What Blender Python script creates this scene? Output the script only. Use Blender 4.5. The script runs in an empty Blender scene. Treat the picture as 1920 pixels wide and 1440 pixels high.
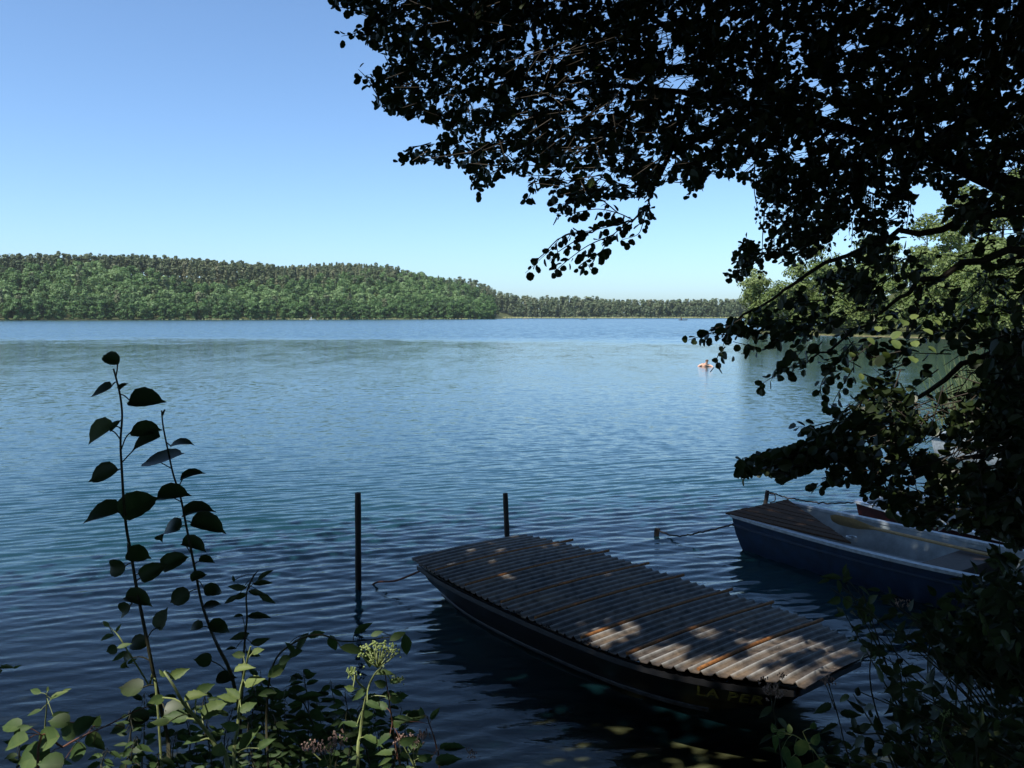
import bpy, bmesh, math, random
import numpy as np
from mathutils import Vector, Matrix

SEED = 7
RNG = np.random.default_rng(SEED)
R = math.radians
scene = bpy.context.scene
COL = scene.collection

# ------------------------------------------------------------------ camera geometry
CAM = np.array([0.0, 0.0, 3.0])
FPX = 1600.0
PITCH = math.atan(0.08)
FW = np.array([0, math.cos(PITCH), -math.sin(PITCH)])
UP = np.array([0, math.sin(PITCH), math.cos(PITCH)])

def ray(px, py):
    return FW + np.array([(px - 960) / FPX, 0, 0]) + UP * ((720 - py) / FPX)

def at_y(px, py, y):
    d = ray(px, py)
    return CAM + d * (y / d[1])

def at_z(px, py, z=0.0):
    d = ray(px, py)
    return CAM + d * ((z - CAM[2]) / d[2])

def project(P):
    Q = P - CAM
    c = Q @ FW
    c = np.where(np.abs(c) < 1e-6, 1e-6, c)
    return 960 + FPX * Q[:, 0] / c, 720 - FPX * (Q @ UP) / c, c

SUN_EL, SUN_AZ = R(56), R(226)          # azimuth clockwise from +Y (view direction)
SUNV = np.array([math.sin(SUN_AZ) * math.cos(SUN_EL), math.cos(SUN_AZ) * math.cos(SUN_EL), math.sin(SUN_EL)])

# ------------------------------------------------------------------ helpers
def link(o, parent=None):
    COL.objects.link(o)
    if parent is not None:
        o.parent = parent
    return o

def empty(name, loc=(0, 0, 0), rz=0.0):
    o = bpy.data.objects.new(name, None)
    o.location = loc
    o.rotation_euler = (0, 0, rz)
    o.empty_display_size = 0.2
    return link(o)

def tag(o, label=None, cat=None, group=None, kind=None):
    if label: o['label'] = label
    if cat: o['category'] = cat
    if group: o['group'] = group
    if kind: o['kind'] = kind
    return o

def np_mesh(name, V, faces, mat=None, smooth=False, attrs=None):
    """V (n,3); faces: (m,k) int array, all faces k-gons."""
    me = bpy.data.meshes.new(name)
    V = np.asarray(V, dtype=np.float32)
    F = np.asarray(faces, dtype=np.int32)
    m, k = F.shape
    me.vertices.add(len(V)); me.vertices.foreach_set('co', V.ravel())
    me.loops.add(m * k); me.loops.foreach_set('vertex_index', F.ravel())
    me.polygons.add(m)
    me.polygons.foreach_set('loop_start', np.arange(0, m * k, k, dtype=np.int32))
    me.polygons.foreach_set('loop_total', np.full(m, k, dtype=np.int32))
    me.polygons.foreach_set('use_smooth', np.full(m, smooth, dtype=bool))
    me.update(calc_edges=True)
    for an, (dom, arr) in (attrs or {}).items():
        a = me.attributes.new(an, 'FLOAT', dom)
        a.data.foreach_set('value', np.asarray(arr, dtype=np.float32).ravel())
    if mat: me.materials.append(mat)
    return me

def add_obj(name, me, parent=None):
    return link(bpy.data.objects.new(name, me), parent)

def smoothstep(a, b, x):
    t = np.clip((x - a) / (b - a), 0, 1)
    return t * t * (3 - 2 * t)

def unit(v):
    v = np.asarray(v, float)
    return v / np.maximum(np.linalg.norm(v, axis=-1, keepdims=True), 1e-9)

class MB:
    """collects shapes of one part into one mesh"""
    def __init__(self):
        self.v, self.f = [], []
    def add(self, vs, fs):
        o = len(self.v)
        self.v += [tuple(map(float, p)) for p in vs]
        self.f += [tuple(i + o for i in f) for f in fs]
    def box(self, c, s, rz=0.0, axes=None):
        c = np.array(c, float); hx, hy, hz = np.array(s) / 2
        if axes is None:
            X = np.array([math.cos(rz), math.sin(rz), 0]); Y = np.array([-math.sin(rz), math.cos(rz), 0]); Z = np.array([0, 0, 1.0])
        else:
            X, Y, Z = [unit(a) for a in axes]
        vs = [c + X * hx * a + Y * hy * b + Z * hz * d for d in (-1, 1) for a, b in ((-1, -1), (1, -1), (1, 1), (-1, 1))]
        self.add(vs, [(3, 2, 1, 0), (4, 5, 6, 7), (0, 1, 5, 4), (1, 2, 6, 5), (2, 3, 7, 6), (3, 0, 4, 7)])
    def tube(self, pts, rad, n=8, cap=True):
        pts = np.array(pts, float)
        rad = np.full(len(pts), rad, float) if np.isscalar(rad) else np.array(rad, float)
        T = unit(np.gradient(pts, axis=0))
        ref = np.array([0, 0, 1.0]) if abs(T[0][2]) < 0.9 else np.array([1.0, 0, 0])
        vs = []
        u = unit(np.cross(T[0], ref))
        for i, p in enumerate(pts):
            u = unit(u - T[i] * np.dot(u, T[i]))
            w = np.cross(T[i], u)
            for k in range(n):
                a = 2 * math.pi * k / n
                vs.append(p + rad[i] * (math.cos(a) * u + math.sin(a) * w))
        fs = []
        for i in range(len(pts) - 1):
            for k in range(n):
                fs.append((i * n + k, i * n + (k + 1) % n, (i + 1) * n + (k + 1) % n, (i + 1) * n + k))
        if cap:
            fs.append(tuple(range(n - 1, -1, -1)))
            fs.append(tuple((len(pts) - 1) * n + k for k in range(n)))
        self.add(vs, fs)
    def grid(self, rows, closed=False):
        n = len(rows[0]); vs = [p for r in rows for p in r]; fs = []
        for i in range(len(rows) - 1):
            for k in range(n - 1 + (1 if closed else 0)):
                fs.append((i * n + k, i * n + (k + 1) % n, (i + 1) * n + (k + 1) % n, (i + 1) * n + k))
        self.add(vs, fs)
    def build(self, name, mat, parent=None, smooth=True, angle=40, bevel=0.0):
        me = bpy.data.meshes.new(name)
        me.from_pydata(self.v, [], self.f)
        bm = bmesh.new(); bm.from_mesh(me)
        bmesh.ops.recalc_face_normals(bm, faces=bm.faces)
        if bevel:
            es = [e for e in bm.edges if len(e.link_faces) == 2 and e.calc_face_angle(0) > R(35)]
            bmesh.ops.bevel(bm, geom=es, offset=bevel, segments=1, affect='EDGES', clamp_overlap=True)
        bm.to_mesh(me); bm.free()
        if smooth:
            me.polygons.foreach_set('use_smooth', np.ones(len(me.polygons), dtype=bool))
            me.set_sharp_from_angle(angle=R(angle))
        if mat: me.materials.append(mat)
        return add_obj(name, me, parent)

def spline(pts, n):
    """Catmull-Rom through pts (k,d)."""
    P = np.array(pts, float); k = len(P)
    P = np.vstack([2 * P[0] - P[1], P, 2 * P[-1] - P[-2]])
    out = []
    for t in np.linspace(0, k - 1, n):
        i = min(int(t), k - 2); u = t - i
        a, b, c, d = P[i], P[i + 1], P[i + 2], P[i + 3]
        out.append(0.5 * (2 * b + (c - a) * u + (2 * a - 5 * b + 4 * c - d) * u * u + (3 * b - a - 3 * c + d) * u ** 3))
    return np.array(out)

def in_poly(px, py, poly):
    px = np.asarray(px); py = np.asarray(py)
    inside = np.zeros(px.shape, bool)
    n = len(poly)
    for i in range(n):
        x0, y0 = poly[i]; x1, y1 = poly[(i + 1) % n]
        c = ((y0 > py) != (y1 > py)) & (px < (x1 - x0) * (py - y0) / ((y1 - y0) or 1e-9) + x0)
        inside ^= c
    return inside

# ------------------------------------------------------------------ materials
class NT:
    def __init__(self, name):
        self.m = bpy.data.materials.new(name); self.m.use_nodes = True
        self.t = self.m.node_tree; self.t.nodes.clear()
        self.out = self.n('ShaderNodeOutputMaterial')
    def n(self, typ, **kw):
        nd = self.t.nodes.new(typ)
        for k, v in kw.items():
            if k.startswith('i_'):
                nd.inputs[k[2:].replace('_', ' ')].default_value = v
            else:
                setattr(nd, k, v)
        return nd
    def l(self, a, b):
        self.t.links.new(a, b)
    def attr(self, name):
        return self.n('ShaderNodeAttribute', attribute_name=name).outputs['Fac']
    def ramp(self, fac, stops, interp='LINEAR'):
        r = self.n('ShaderNodeValToRGB'); cr = r.color_ramp; cr.interpolation = interp
        while len(cr.elements) < len(stops): cr.elements.new(0.5)
        for e, (p, c) in zip(cr.elements, stops):
            e.position = p; e.color = (*c, 1) if len(c) == 3 else c
        self.l(fac, r.inputs['Fac'])
        return r.outputs['Color']
    def noise(self, scale, detail=4, rough=0.55, vec=None, dist=0.0):
        nz = self.n('ShaderNodeTexNoise'); nz.inputs['Scale'].default_value = scale
        nz.inputs['Detail'].default_value = detail; nz.inputs['Roughness'].default_value = rough
        nz.inputs['Distortion'].default_value = dist
        if vec is not None: self.l(vec, nz.inputs['Vector'])
        return nz.outputs['Fac']
    def obj(self, scale=None):
        c = self.n('ShaderNodeTexCoord').outputs['Object']
        if scale:
            mp = self.n('ShaderNodeMapping'); mp.inputs['Scale'].default_value = scale
            self.l(c, mp.inputs['Vector']); c = mp.outputs['Vector']
        return c
    def pbsdf(self, color=None, rough=0.5, spec=0.5, metal=0.0, bump=None, bstr=0.3, bdist=0.02):
        p = self.n('ShaderNodeBsdfPrincipled')
        p.inputs['Metallic'].default_value = metal
        p.inputs['Specular IOR Level'].default_value = spec
        if isinstance(color, tuple): p.inputs['Base Color'].default_value = (*color, 1)
        elif color is not None: self.l(color, p.inputs['Base Color'])
        if isinstance(rough, (int, float)): p.inputs['Roughness'].default_value = rough
        else: self.l(rough, p.inputs['Roughness'])
        if bump is not None:
            b = self.n('ShaderNodeBump'); b.inputs['Strength'].default_value = bstr; b.inputs['Distance'].default_value = bdist
            self.l(bump, b.inputs['Height']); self.l(b.outputs['Normal'], p.inputs['Normal'])
        return p
    def done(self, sh):
        self.l(sh.outputs[0] if hasattr(sh, 'outputs') else sh, self.out.inputs['Surface'])
        return self.m

def foliage_mat(name, stops, trans=0.3, rough=0.5, spec=0.3):
    """leaf material: colour by the per-leaf attribute «tint», part of the light passes through"""
    m = NT(name)
    c = m.ramp(m.attr('tint'), stops)
    p = m.pbsdf(c, rough, spec)
    tr = m.n('ShaderNodeBsdfTranslucent'); 
    hs = m.n('ShaderNodeHueSaturation'); hs.inputs['Saturation'].default_value = 1.15; hs.inputs['Value'].default_value = 1.3
    hs.inputs['Hue'].default_value = 0.49
    m.l(c, hs.inputs['Color']); m.l(hs.outputs[0], tr.inputs['Color'])
    mx = m.n('ShaderNodeMixShader'); mx.inputs[0].default_value = trans
    m.l(p.outputs[0], mx.inputs[1]); m.l(tr.outputs[0], mx.inputs[2])
    return m.done(mx)

def plain(name, base, var=0.3, rough=0.6, scale=8.0, spec=0.4, metal=0.0, stretch=None, bstr=0.2, alt=None, bdist=0.01):
    m = NT(name)
    nz = m.noise(scale, 6, 0.6, m.obj(stretch))
    b = np.array(base); a = np.array(alt) if alt is not None else b * (1 - var)
    c = m.ramp(nz, [(0.3, tuple(a)), (0.7, tuple(b * (1 + var * 0.4)))])
    return m.done(m.pbsdf(c, rough, spec, metal, bump=nz, bstr=bstr, bdist=bdist))

M = {}
M['broadleaf'] = foliage_mat('broadleaf', [(0, (.055, .085, .02)), (.5, (.11, .155, .04)), (1, (.18, .22, .08))], .25, .55)
M['hill_leaf'] = foliage_mat('hill_leaf', [(0, (.035, .075, .022)), (.5, (.085, .165, .046)), (1, (.20, .29, .12))], .22, .55)
M['pine'] = foliage_mat('pine', [(0, (.05, .078, .032)), (.5, (.10, .128, .056)), (1, (.175, .175, .092))], .1, .6)
M['far_wood'] = foliage_mat('far_wood', [(0, (.05, .085, .04)), (.5, (.11, .145, .07)), (1, (.19, .19, .11))], .15, .6)
M['spruce'] = foliage_mat('spruce', [(0, (.045, .075, .035)), (.5, (.07, .11, .05)), (1, (.10, .14, .065))], .1, .6)
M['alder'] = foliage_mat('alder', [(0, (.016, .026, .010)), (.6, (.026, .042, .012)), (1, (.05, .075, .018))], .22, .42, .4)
M['sapling'] = foliage_mat('sapling', [(0, (.02, .034, .012)), (.5, (.035, .058, .018)), (1, (.11, .15, .06))], .28, .45, .4)
M['weed'] = foliage_mat('weed', [(0, (.03, .055, .018)), (.5, (.06, .105, .035)), (1, (.16, .21, .065))], .3, .55, .25)
M['bush'] = foliage_mat('bush', [(0, (.022, .034, .014)), (.5, (.04, .06, .022)), (1, (.08, .115, .035))], .25, .5, .35)
M['reed'] = foliage_mat('reed', [(0, (.06, .09, .035)), (.5, (.10, .14, .055)), (1, (.19, .20, .09))], .25, .55)
M['far_reed'] = foliage_mat('far_reed', [(0, (.16, .20, .07)), (.5, (.26, .29, .12)), (1, (.36, .34, .17))], .2, .6)
M['bark'] = plain('bark', (.045, .038, .030), .45, .85, 14, .2, stretch=(1, 1, .25), bstr=.6)
M['twig'] = plain('twig', (.04, .032, .024), .3, .7, 30, .3)
M['stem_dark'] = plain('stem_dark', (.05, .048, .025), .4, .6, 40, .3)
M['stem_pale'] = plain('stem_pale', (.22, .26, .10), .3, .5, 40, .4)
M['stem_red'] = plain('stem_red', (.16, .075, .045), .3, .5, 40, .4)
M['petal_pink'] = plain('petal_pink', (.42, .30, .27), .35, .8, 60, .2, alt=(.16, .10, .07))
M['petal_cream'] = plain('petal_cream', (.27, .33, .13), .3, .8, 60, .2, alt=(.14, .20, .06))

# ------------------------------------------------------------------ world, sun, camera
w = bpy.data.worlds.new('World'); scene.world = w; w.use_nodes = True
nt = w.node_tree
sky = nt.nodes.new('ShaderNodeTexSky'); sky.sky_type = 'NISHITA'; sky.sun_disc = False
sky.sun_elevation = SUN_EL; sky.sun_rotation = SUN_AZ
sky.altitude = 50; sky.air_density = 0.75; sky.dust_density = 1.15; sky.ozone_density = 3.6
bg = nt.nodes['Background']; bg.inputs['Strength'].default_value = 0.13
wb = nt.nodes.new('ShaderNodeMix'); wb.data_type = 'RGBA'; wb.blend_type = 'MULTIPLY'; wb.inputs['Factor'].default_value = 1   # white balance of the photograph
wb.inputs['B'].default_value = (.87, 1.0, 1.05, 1)
nt.links.new(sky.outputs[0], wb.inputs['A']); nt.links.new(wb.outputs['Result'], bg.inputs[0])

sun = bpy.data.lights.new('sun', 'SUN'); sun.energy = 4.0; sun.angle = R(0.53); sun.color = (1.0, .95, .87)
so = bpy.data.objects.new('sun', sun); link(so)
so.rotation_euler = Vector(-SUNV).to_track_quat('-Z', 'Y').to_euler()
so.location = (0, -20, 40)

cam = bpy.data.cameras.new('camera'); cam.lens = 30; cam.sensor_width = 36; cam.clip_end = 20000; cam.clip_start = 0.05
co = bpy.data.objects.new('camera', cam); link(co)
co.location = tuple(CAM); co.rotation_euler = (R(90) - PITCH, 0, 0)
scene.camera = co
vs = scene.view_settings
vs.view_transform = 'Standard'; vs.look = 'None'; vs.exposure = 0.74; vs.gamma = 1.0; vs.use_curve_mapping = False
scene.render.engine = 'CYCLES'
scene.cycles.use_denoising = True
scene.cycles.max_bounces = 8; scene.cycles.diffuse_bounces = 3; scene.cycles.glossy_bounces = 4
scene.cycles.transmission_bounces = 4; scene.cycles.transparent_max_bounces = 12
scene.cycles.volume_bounces = 1
scene.cycles.caustics_reflective = False; scene.cycles.caustics_refractive = False

# ------------------------------------------------------------------ lake outline and terrain
LAKE = [(-14, 4.2), (-6, 4.4), (-2, 4.5), (0, 4.5), (1.6, 4.5), (3.2, 4.6), (5.2, 5.4), (7.5, 7.4), (10, 10.5), (14, 17), (19, 25), (27, 34),
        (44, 50), (62, 74), (64, 98), (54, 120), (43, 140), (40, 152), (46, 166), (70, 190), (140, 260), (230, 420), (330, 700), (360, 1010),
        (200, 1050), (60, 1040), (-6, 1030), (-6, 900), (-9, 790), (-14, 770), (-30, 735), (-100, 700), (-190, 648), (-280, 598), (-345, 556),
        (-430, 500), (-560, 380), (-620, 200), (-520, 60), (-300, 10), (-100, 2), (-40, 3)]

LEFT_SHORE = [(-560, 380), (-430, 500), (-345, 556), (-280, 598), (-190, 648), (-100, 700), (-30, 735), (-14, 770)]

def lake_sd(x, y):
    """>0 outside the lake, <0 inside."""
    P = np.array(LAKE, float); Q = np.roll(P, -1, axis=0)
    best = np.full(x.shape, 1e18)
    for (ax, ay), (bx, by) in zip(P, Q):
        dx, dy = bx - ax, by - ay
        t = np.clip(((x - ax) * dx + (y - ay) * dy) / (dx * dx + dy * dy), 0, 1)
        d = (x - ax - t * dx) ** 2 + (y - ay - t * dy) ** 2
        best = np.minimum(best, d)
    d = np.sqrt(best)
    return np.where(in_poly(x, y, LAKE), -d, d)

def hill_left(t):
    px = np.array([-900, -300, 0, 120, 250, 400, 490, 540, 640, 740, 830, 890, 930, 965])
    h = np.array([20, 30, 33, 37, 38, 36, 34, 32, 35, 33, 26, 19, 9, 1])
    return np.interp(t, (px - 960) / FPX, h)

def terrain(x, y):
    sd = lake_sd(x, y)
    t = x / np.maximum(y, 1.0)
    z = np.where(sd < 0, -np.minimum(-sd * 0.19, 0.6 + (-sd) * 0.05), 0)
    z = np.maximum(z, -3.0)
    near = (np.hypot(x, y) < 45) & (sd >= 0)
    bank = 1.35 * smoothstep(0, 3.2, sd) + 0.04 * np.sin(x * 2.1) * smoothstep(0, 2, sd)
    far = 0.5 * smoothstep(0, 4, sd) + 0.6 * smoothstep(0, 40, sd)
    left = (t < 0.005) & (y > 300)
    fr = np.full(x.shape, 1e18)
    for (ax, ay), (bx, by) in zip(LEFT_SHORE[:-1], LEFT_SHORE[1:]):
        dx, dy = bx - ax, by - ay
        tt = np.clip(((x - ax) * dx + (y - ay) * dy) / (dx * dx + dy * dy), 0, 1)
        fr = np.minimum(fr, (x - ax - tt * dx) ** 2 + (y - ay - tt * dy) ** 2)
    lh = hill_left(t) * smoothstep(6, 165, np.sqrt(fr)) * smoothstep(2, 26, sd)
    rh = ((x > 20) & (y > 25) & (y < 420)) * 21 * smoothstep(4, 60, sd) * smoothstep(30, 75, x - 0.05 * y + 8) * smoothstep(30, 90, y)
    fh = ((y > 900)) * 6 * smoothstep(5, 160, sd)
    zz = np.where(near, bank, far + np.where(left, lh, 0) + rh + fh)
    return np.where(sd >= 0, zz, z), sd

def build_ground():
    rad = np.concatenate([np.linspace(0.15, 14, 60), np.geomspace(14.6, 1500, 120)])
    ang = np.unique(np.concatenate([np.linspace(-math.pi, math.pi, 121), np.linspace(-0.75, 0.75, 300)]))[:-1]
    A, Rr = np.meshgrid(ang, rad)
    X = Rr * np.sin(A); Y = Rr * np.cos(A)
    Z, sd = terrain(X, Y)
    n, k = X.shape
    V = np.stack([X, Y, Z], -1).reshape(-1, 3)
    idx = np.arange(n * k).reshape(n, k)
    nx = np.roll(idx, -1, axis=1)
    F = np.stack([idx[:-1], nx[:-1], nx[1:], idx[1:]], -1).reshape(-1, 4)
    m = NT('ground')
    geo = m.n('ShaderNodeNewGeometry')
    sep = m.n('ShaderNodeSeparateXYZ'); m.l(geo.outputs['Position'], sep.inputs[0])
    pos = geo.outputs['Position']
    n1 = m.noise(1.7, 6, .6, pos); n2 = m.noise(.35, 5, .6, pos)
    bed = m.ramp(n1, [(.3, (.055, .048, .026)), (.48, (.15, .125, .075)), (.6, (.32, .27, .17)), (.8, (.42, .36, .24))])
    dm = m.n('ShaderNodeMapRange'); dm.inputs['From Min'].default_value = -.42; dm.inputs['From Max'].default_value = -.70
    m.l(sep.outputs['Z'], dm.inputs['Value'])
    deep_bed = m.n('ShaderNodeMix', data_type='RGBA'); deep_bed.inputs['B'].default_value = (.022, .03, .03, 1)  # bed colour turns darker with depth
    m.l(dm.outputs[0], deep_bed.inputs['Factor']); m.l(bed, deep_bed.inputs['A']); bed = deep_bed.outputs['Result']
    soil = m.ramp(n2, [(.3, (.05, .055, .022)), (.6, (.07, .085, .03)), (.8, (.10, .09, .05))])
    mr = m.n('ShaderNodeMapRange'); mr.inputs['From Min'].default_value = -.03; mr.inputs['From Max'].default_value = .12
    m.l(sep.outputs['Z'], mr.inputs['Value'])
    mx = m.n('ShaderNodeMix', data_type='RGBA'); m.l(mr.outputs[0], mx.inputs['Factor']); m.l(bed, mx.inputs['A']); m.l(soil, mx.inputs['B'])
    mat = m.done(m.pbsdf(mx.outputs['Result'], .9, .2, bump=n1, bstr=.5, bdist=.05))
    o = add_obj('ground', np_mesh('ground', V, F, mat, True))
    tag(o, kind='structure')
    return o
build_ground()

# ------------------------------------------------------------------ water
def water_height(x, y, cell):
    """ripples: many short wave trains; trains too short for the mesh there are left out"""
    rg = np.random.default_rng(11)
    z = np.zeros_like(x)
    # slow patches of stronger and weaker wind
    pat = 0.75 + 0.35 * np.sin(x * .23 + 1.3 * np.sin(y * .11)) * np.sin(y * .17 + .8 * np.sin(x * .13)) + .2 * np.sin(x * .61 + y * .37)
    for i in range(64):
        lam = 0.13 * (8.5 ** (i / 63.0)) * rg.uniform(.9, 1.1)
        main = i % 3 != 2
        th = rg.normal(R(109), R(10)) if main else rg.normal(R(72), R(15))
        k = 2 * math.pi / lam
        slope = (0.037 if main else 0.025) * (0.35 + 1.0 * math.exp(-((math.log(lam / .22)) / .5) ** 2))
        amp = slope / k
        ph = rg.uniform(0, 6.28)
        env = 0.5 + 0.5 * np.sin(x * rg.uniform(.2, .9) + y * rg.uniform(-.35, .35) + rg.uniform(0, 6))
        fade = smoothstep(1.6, 3.2, lam / cell)
        warp = .35 * np.sin(x * .7 + ph) + .25 * np.sin(y * .45 + 2 * ph)
        z += amp * env * fade * np.sin(k * (x * math.cos(th) + y * math.sin(th) + warp * lam * .8) + ph)
    return z * pat

def build_water():
    ny, nx = 2000, 640
    ys = np.geomspace(3.2, 260, ny)
    us = np.linspace(-1, 1, nx)
    U, Y = np.meshgrid(us, ys)
    X = U * (1.0 * Y + 3.0)
    cell = np.maximum(np.gradient(ys)[:, None] * np.ones_like(X), (1.0 * Y + 3.0) * 2 / nx * .5)
    Z = water_height(X, Y, cell)
    shelter = 0.34 + 0.66 * smoothstep(5.0, 10.0, Y + .25 * X)
    calm = 1 - 0.90 * smoothstep(30, 52, Y + 10 * np.sin(X * .05))
    Z *= (1 - smoothstep(.93, 1.0, np.abs(U))) * shelter * calm * (1.18 - .78 * smoothstep(10, 24, Y))
    # outer skirt to the far shore and to the sides, level
    V = np.stack([X, Y, Z], -1).reshape(-1, 3)
    idx = np.arange(ny * nx).reshape(ny, nx)
    F = np.stack([idx[:-1, :-1], idx[:-1, 1:], idx[1:, 1:], idx[1:, :-1]], -1).reshape(-1, 4)
    Z[:, 0] = Z[:, -1] = 0; Z[0] = Z[-1] = 0
    V = np.stack([X, Y, Z], -1).reshape(-1, 3)
    ex = []
    def quad(a, b, c, d):
        base = len(V) + len(ex)
        ex.extend([a, b, c, d]); return (base, base + 1, base + 2, base + 3)
    xw0, xw1 = 1.0 * 3.2 + 3.0, 1.0 * 260 + 3.0
    F2 = [quad((-900, 260, 0), (900, 260, 0), (900, 1150, 0), (-900, 1150, 0)),
          quad((xw0, 3.2, 0), (900, 3.2, 0), (900, 260, 0), (xw1, 260, 0)),
          quad((-900, 3.2, 0), (-xw0, 3.2, 0), (-xw1, 260, 0), (-900, 260, 0)),
          quad((-900, -5, 0), (900, -5, 0), (900, 3.2, 0), (-900, 3.2, 0))]
    V = np.vstack([V, np.array(ex, float)]); F = np.vstack([F, np.array(F2)])
    sd = lake_sd(V[:, 0], V[:, 1])
    zb, _ = terrain(V[:, 0], V[:, 1])
    depth = np.maximum(0, -zb)
    m = NT('water')
    geo = m.n('ShaderNodeNewGeometry'); pos = geo.outputs['Position']
    sep = m.n('ShaderNodeSeparateXYZ'); m.l(pos, sep.inputs[0])
    def math_(op, a, b=None):
        nd = m.n('ShaderNodeMath', operation=op)
        for i, v in enumerate((a, b)):
            if v is None: continue
            if isinstance(v, (int, float)): nd.inputs[i].default_value = v
            else: m.l(v, nd.inputs[i])
        return nd.outputs[0]
    def step(v, a, b):
        r = m.n('ShaderNodeMapRange', interpolation_type='SMOOTHSTEP'); r.inputs['From Min'].default_value = a; r.inputs['From Max'].default_value = b
        m.l(v, r.inputs['Value']); return r.outputs[0]
    # wind streaks: long patches across the lake
    mp = m.n('ShaderNodeMapping'); mp.inputs['Scale'].default_value = (.016, .03, 1); m.l(pos, mp.inputs['Vector'])
    patch = m.noise(1.0, 4, .55, mp.outputs[0])
    ywob = math_('ADD', sep.outputs['Y'], math_('MULTIPLY', math_('SUBTRACT', patch, .5), 95))
    ruff = step(ywob, 86, 128)                                    # breeze line: rough water beyond
    calm = step(ywob, 22, 44)
    # fine ripples near the bank
    mp2 = m.n('ShaderNodeMapping'); mp2.inputs['Scale'].default_value = (1.0, 2.2, 1); mp2.inputs['Rotation'].default_value = (0, 0, R(7)); m.l(pos, mp2.inputs['Vector'])
    nz = m.noise(5.0, 3, .6, mp2.outputs[0], .4)
    b1 = m.n('ShaderNodeBump'); b1.inputs['Distance'].default_value = .010; b1.inputs['Strength'].default_value = .5
    m.l(nz, b1.inputs['Height'])
    # far ripples, smaller than the mesh: random slopes, leaning to whoever looks (the facing sides of ripples show largest)
    def vmath(op, a, b=None, sc=None):
        nd = m.n('ShaderNodeVectorMath', operation=op); m.l(a, nd.inputs[0])
        if b is not None:
            if isinstance(b, tuple): nd.inputs[1].default_value = b
            else: m.l(b, nd.inputs[1])
        if sc is not None:
            if isinstance(sc, (int, float)): nd.inputs['Scale'].default_value = sc
            else: m.l(sc, nd.inputs['Scale'])
        return nd.outputs[0]
    mp3 = m.n('ShaderNodeMapping'); mp3.inputs['Scale'].default_value = (.9, 1.9, 1); m.l(pos, mp3.inputs['Vector'])
    nzc = m.n('ShaderNodeTexNoise'); nzc.inputs['Scale'].default_value = 1.0; nzc.inputs['Detail'].default_value = 3; nzc.inputs['Roughness'].default_value = .7
    m.l(mp3.outputs[0], nzc.inputs['Vector'])
    mp4 = m.n('ShaderNodeMapping'); mp4.inputs['Scale'].default_value = (.34, .13, 1); m.l(pos, mp4.inputs['Vector'])
    nzd = m.n('ShaderNodeTexNoise'); nzd.inputs['Scale'].default_value = 1.0; nzd.inputs['Detail'].default_value = 3; nzd.inputs['Roughness'].default_value = .65
    m.l(mp4.outputs[0], nzd.inputs['Vector'])
    wide = vmath('SCALE', vmath('MULTIPLY', vmath('SUBTRACT', nzd.outputs['Color'], (.5, .5, .5)), (.6, 1, 0)), None, math_('MULTIPLY', calm, .055))
    mp5 = m.n('ShaderNodeMapping'); mp5.inputs['Scale'].default_value = (3.4, 2.9, 1); mp5.inputs['Rotation'].default_value = (0, 0, R(8)); m.l(pos, mp5.inputs['Vector'])
    nze = m.n('ShaderNodeTexNoise'); nze.inputs['Scale'].default_value = 1.0; nze.inputs['Detail'].default_value = 3; nze.inputs['Roughness'].default_value = .6; nze.inputs['Distortion'].default_value = .3
    m.l(mp5.outputs[0], nze.inputs['Vector'])
    fine = vmath('SCALE', vmath('MULTIPLY', vmath('SUBTRACT', nze.outputs['Color'], (.5, .5, .5)), (.5, 1, 0)), None, math_('MULTIPLY', step(sep.outputs['Y'], 8, 19), math_('SUBTRACT', .27, math_('MULTIPLY', calm, .17))))
    slope = vmath('MULTIPLY', vmath('SUBTRACT', nzc.outputs['Color'], (.5, .5, .5)), (1, 1.6, 0))
    amt = math_('ADD', math_('MULTIPLY', calm, .035), math_('MULTIPLY', ruff, .26))
    lean = math_('ADD', math_('MULTIPLY', calm, .002), math_('MULTIPLY', ruff, .07))
    inc = vmath('MULTIPLY', geo.outputs['Incoming'], (1, 1, 0))
    nn = vmath('NORMALIZE', vmath('ADD', vmath('ADD', vmath('ADD', vmath('ADD', b1.outputs[0], wide), fine), vmath('SCALE', slope, None, amt)), vmath('SCALE', inc, None, lean)))
    rough = math_('ADD', math_('MULTIPLY', calm, .03), math_('ADD', math_('MULTIPLY', ruff, .04), .015))
    p = m.n('ShaderNodeBsdfPrincipled'); p.inputs['Base Color'].default_value = (.009, .043, .054, 1)
    p.inputs['IOR'].default_value = 1.33; m.l(rough, p.inputs['Roughness']); m.l(nn, p.inputs['Normal'])
    fr = m.n('ShaderNodeFresnel'); fr.inputs['IOR'].default_value = 1.33; m.l(b1.outputs[0], fr.inputs['Normal'])
    tr = m.n('ShaderNodeBsdfTransparent'); tr.inputs[0].default_value = (.62, .70, .60, 1)
    gl = m.n('ShaderNodeBsdfGlossy'); gl.inputs['Roughness'].default_value = .015; m.l(b1.outputs[0], gl.inputs['Normal'])
    sh = m.n('ShaderNodeMixShader'); m.l(fr.outputs[0], sh.inputs[0]); m.l(tr.outputs[0], sh.inputs[1]); m.l(gl.outputs[0], sh.inputs[2])
    mx = m.n('ShaderNodeMixShader'); m.l(m.attr('turbid'), mx.inputs[0]); m.l(sh.outputs[0], mx.inputs[1]); m.l(p.outputs[0], mx.inputs[2])
    mat = m.done(mx)
    turbid = 1 - np.exp(-(depth / .74) ** 2)
    turbid[ny * nx:] = 1.0
    o = add_obj('water', np_mesh('water', V, F, mat, True, {'turbid': ('POINT', turbid)}))
    tag(o, kind='structure')
build_water()

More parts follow.
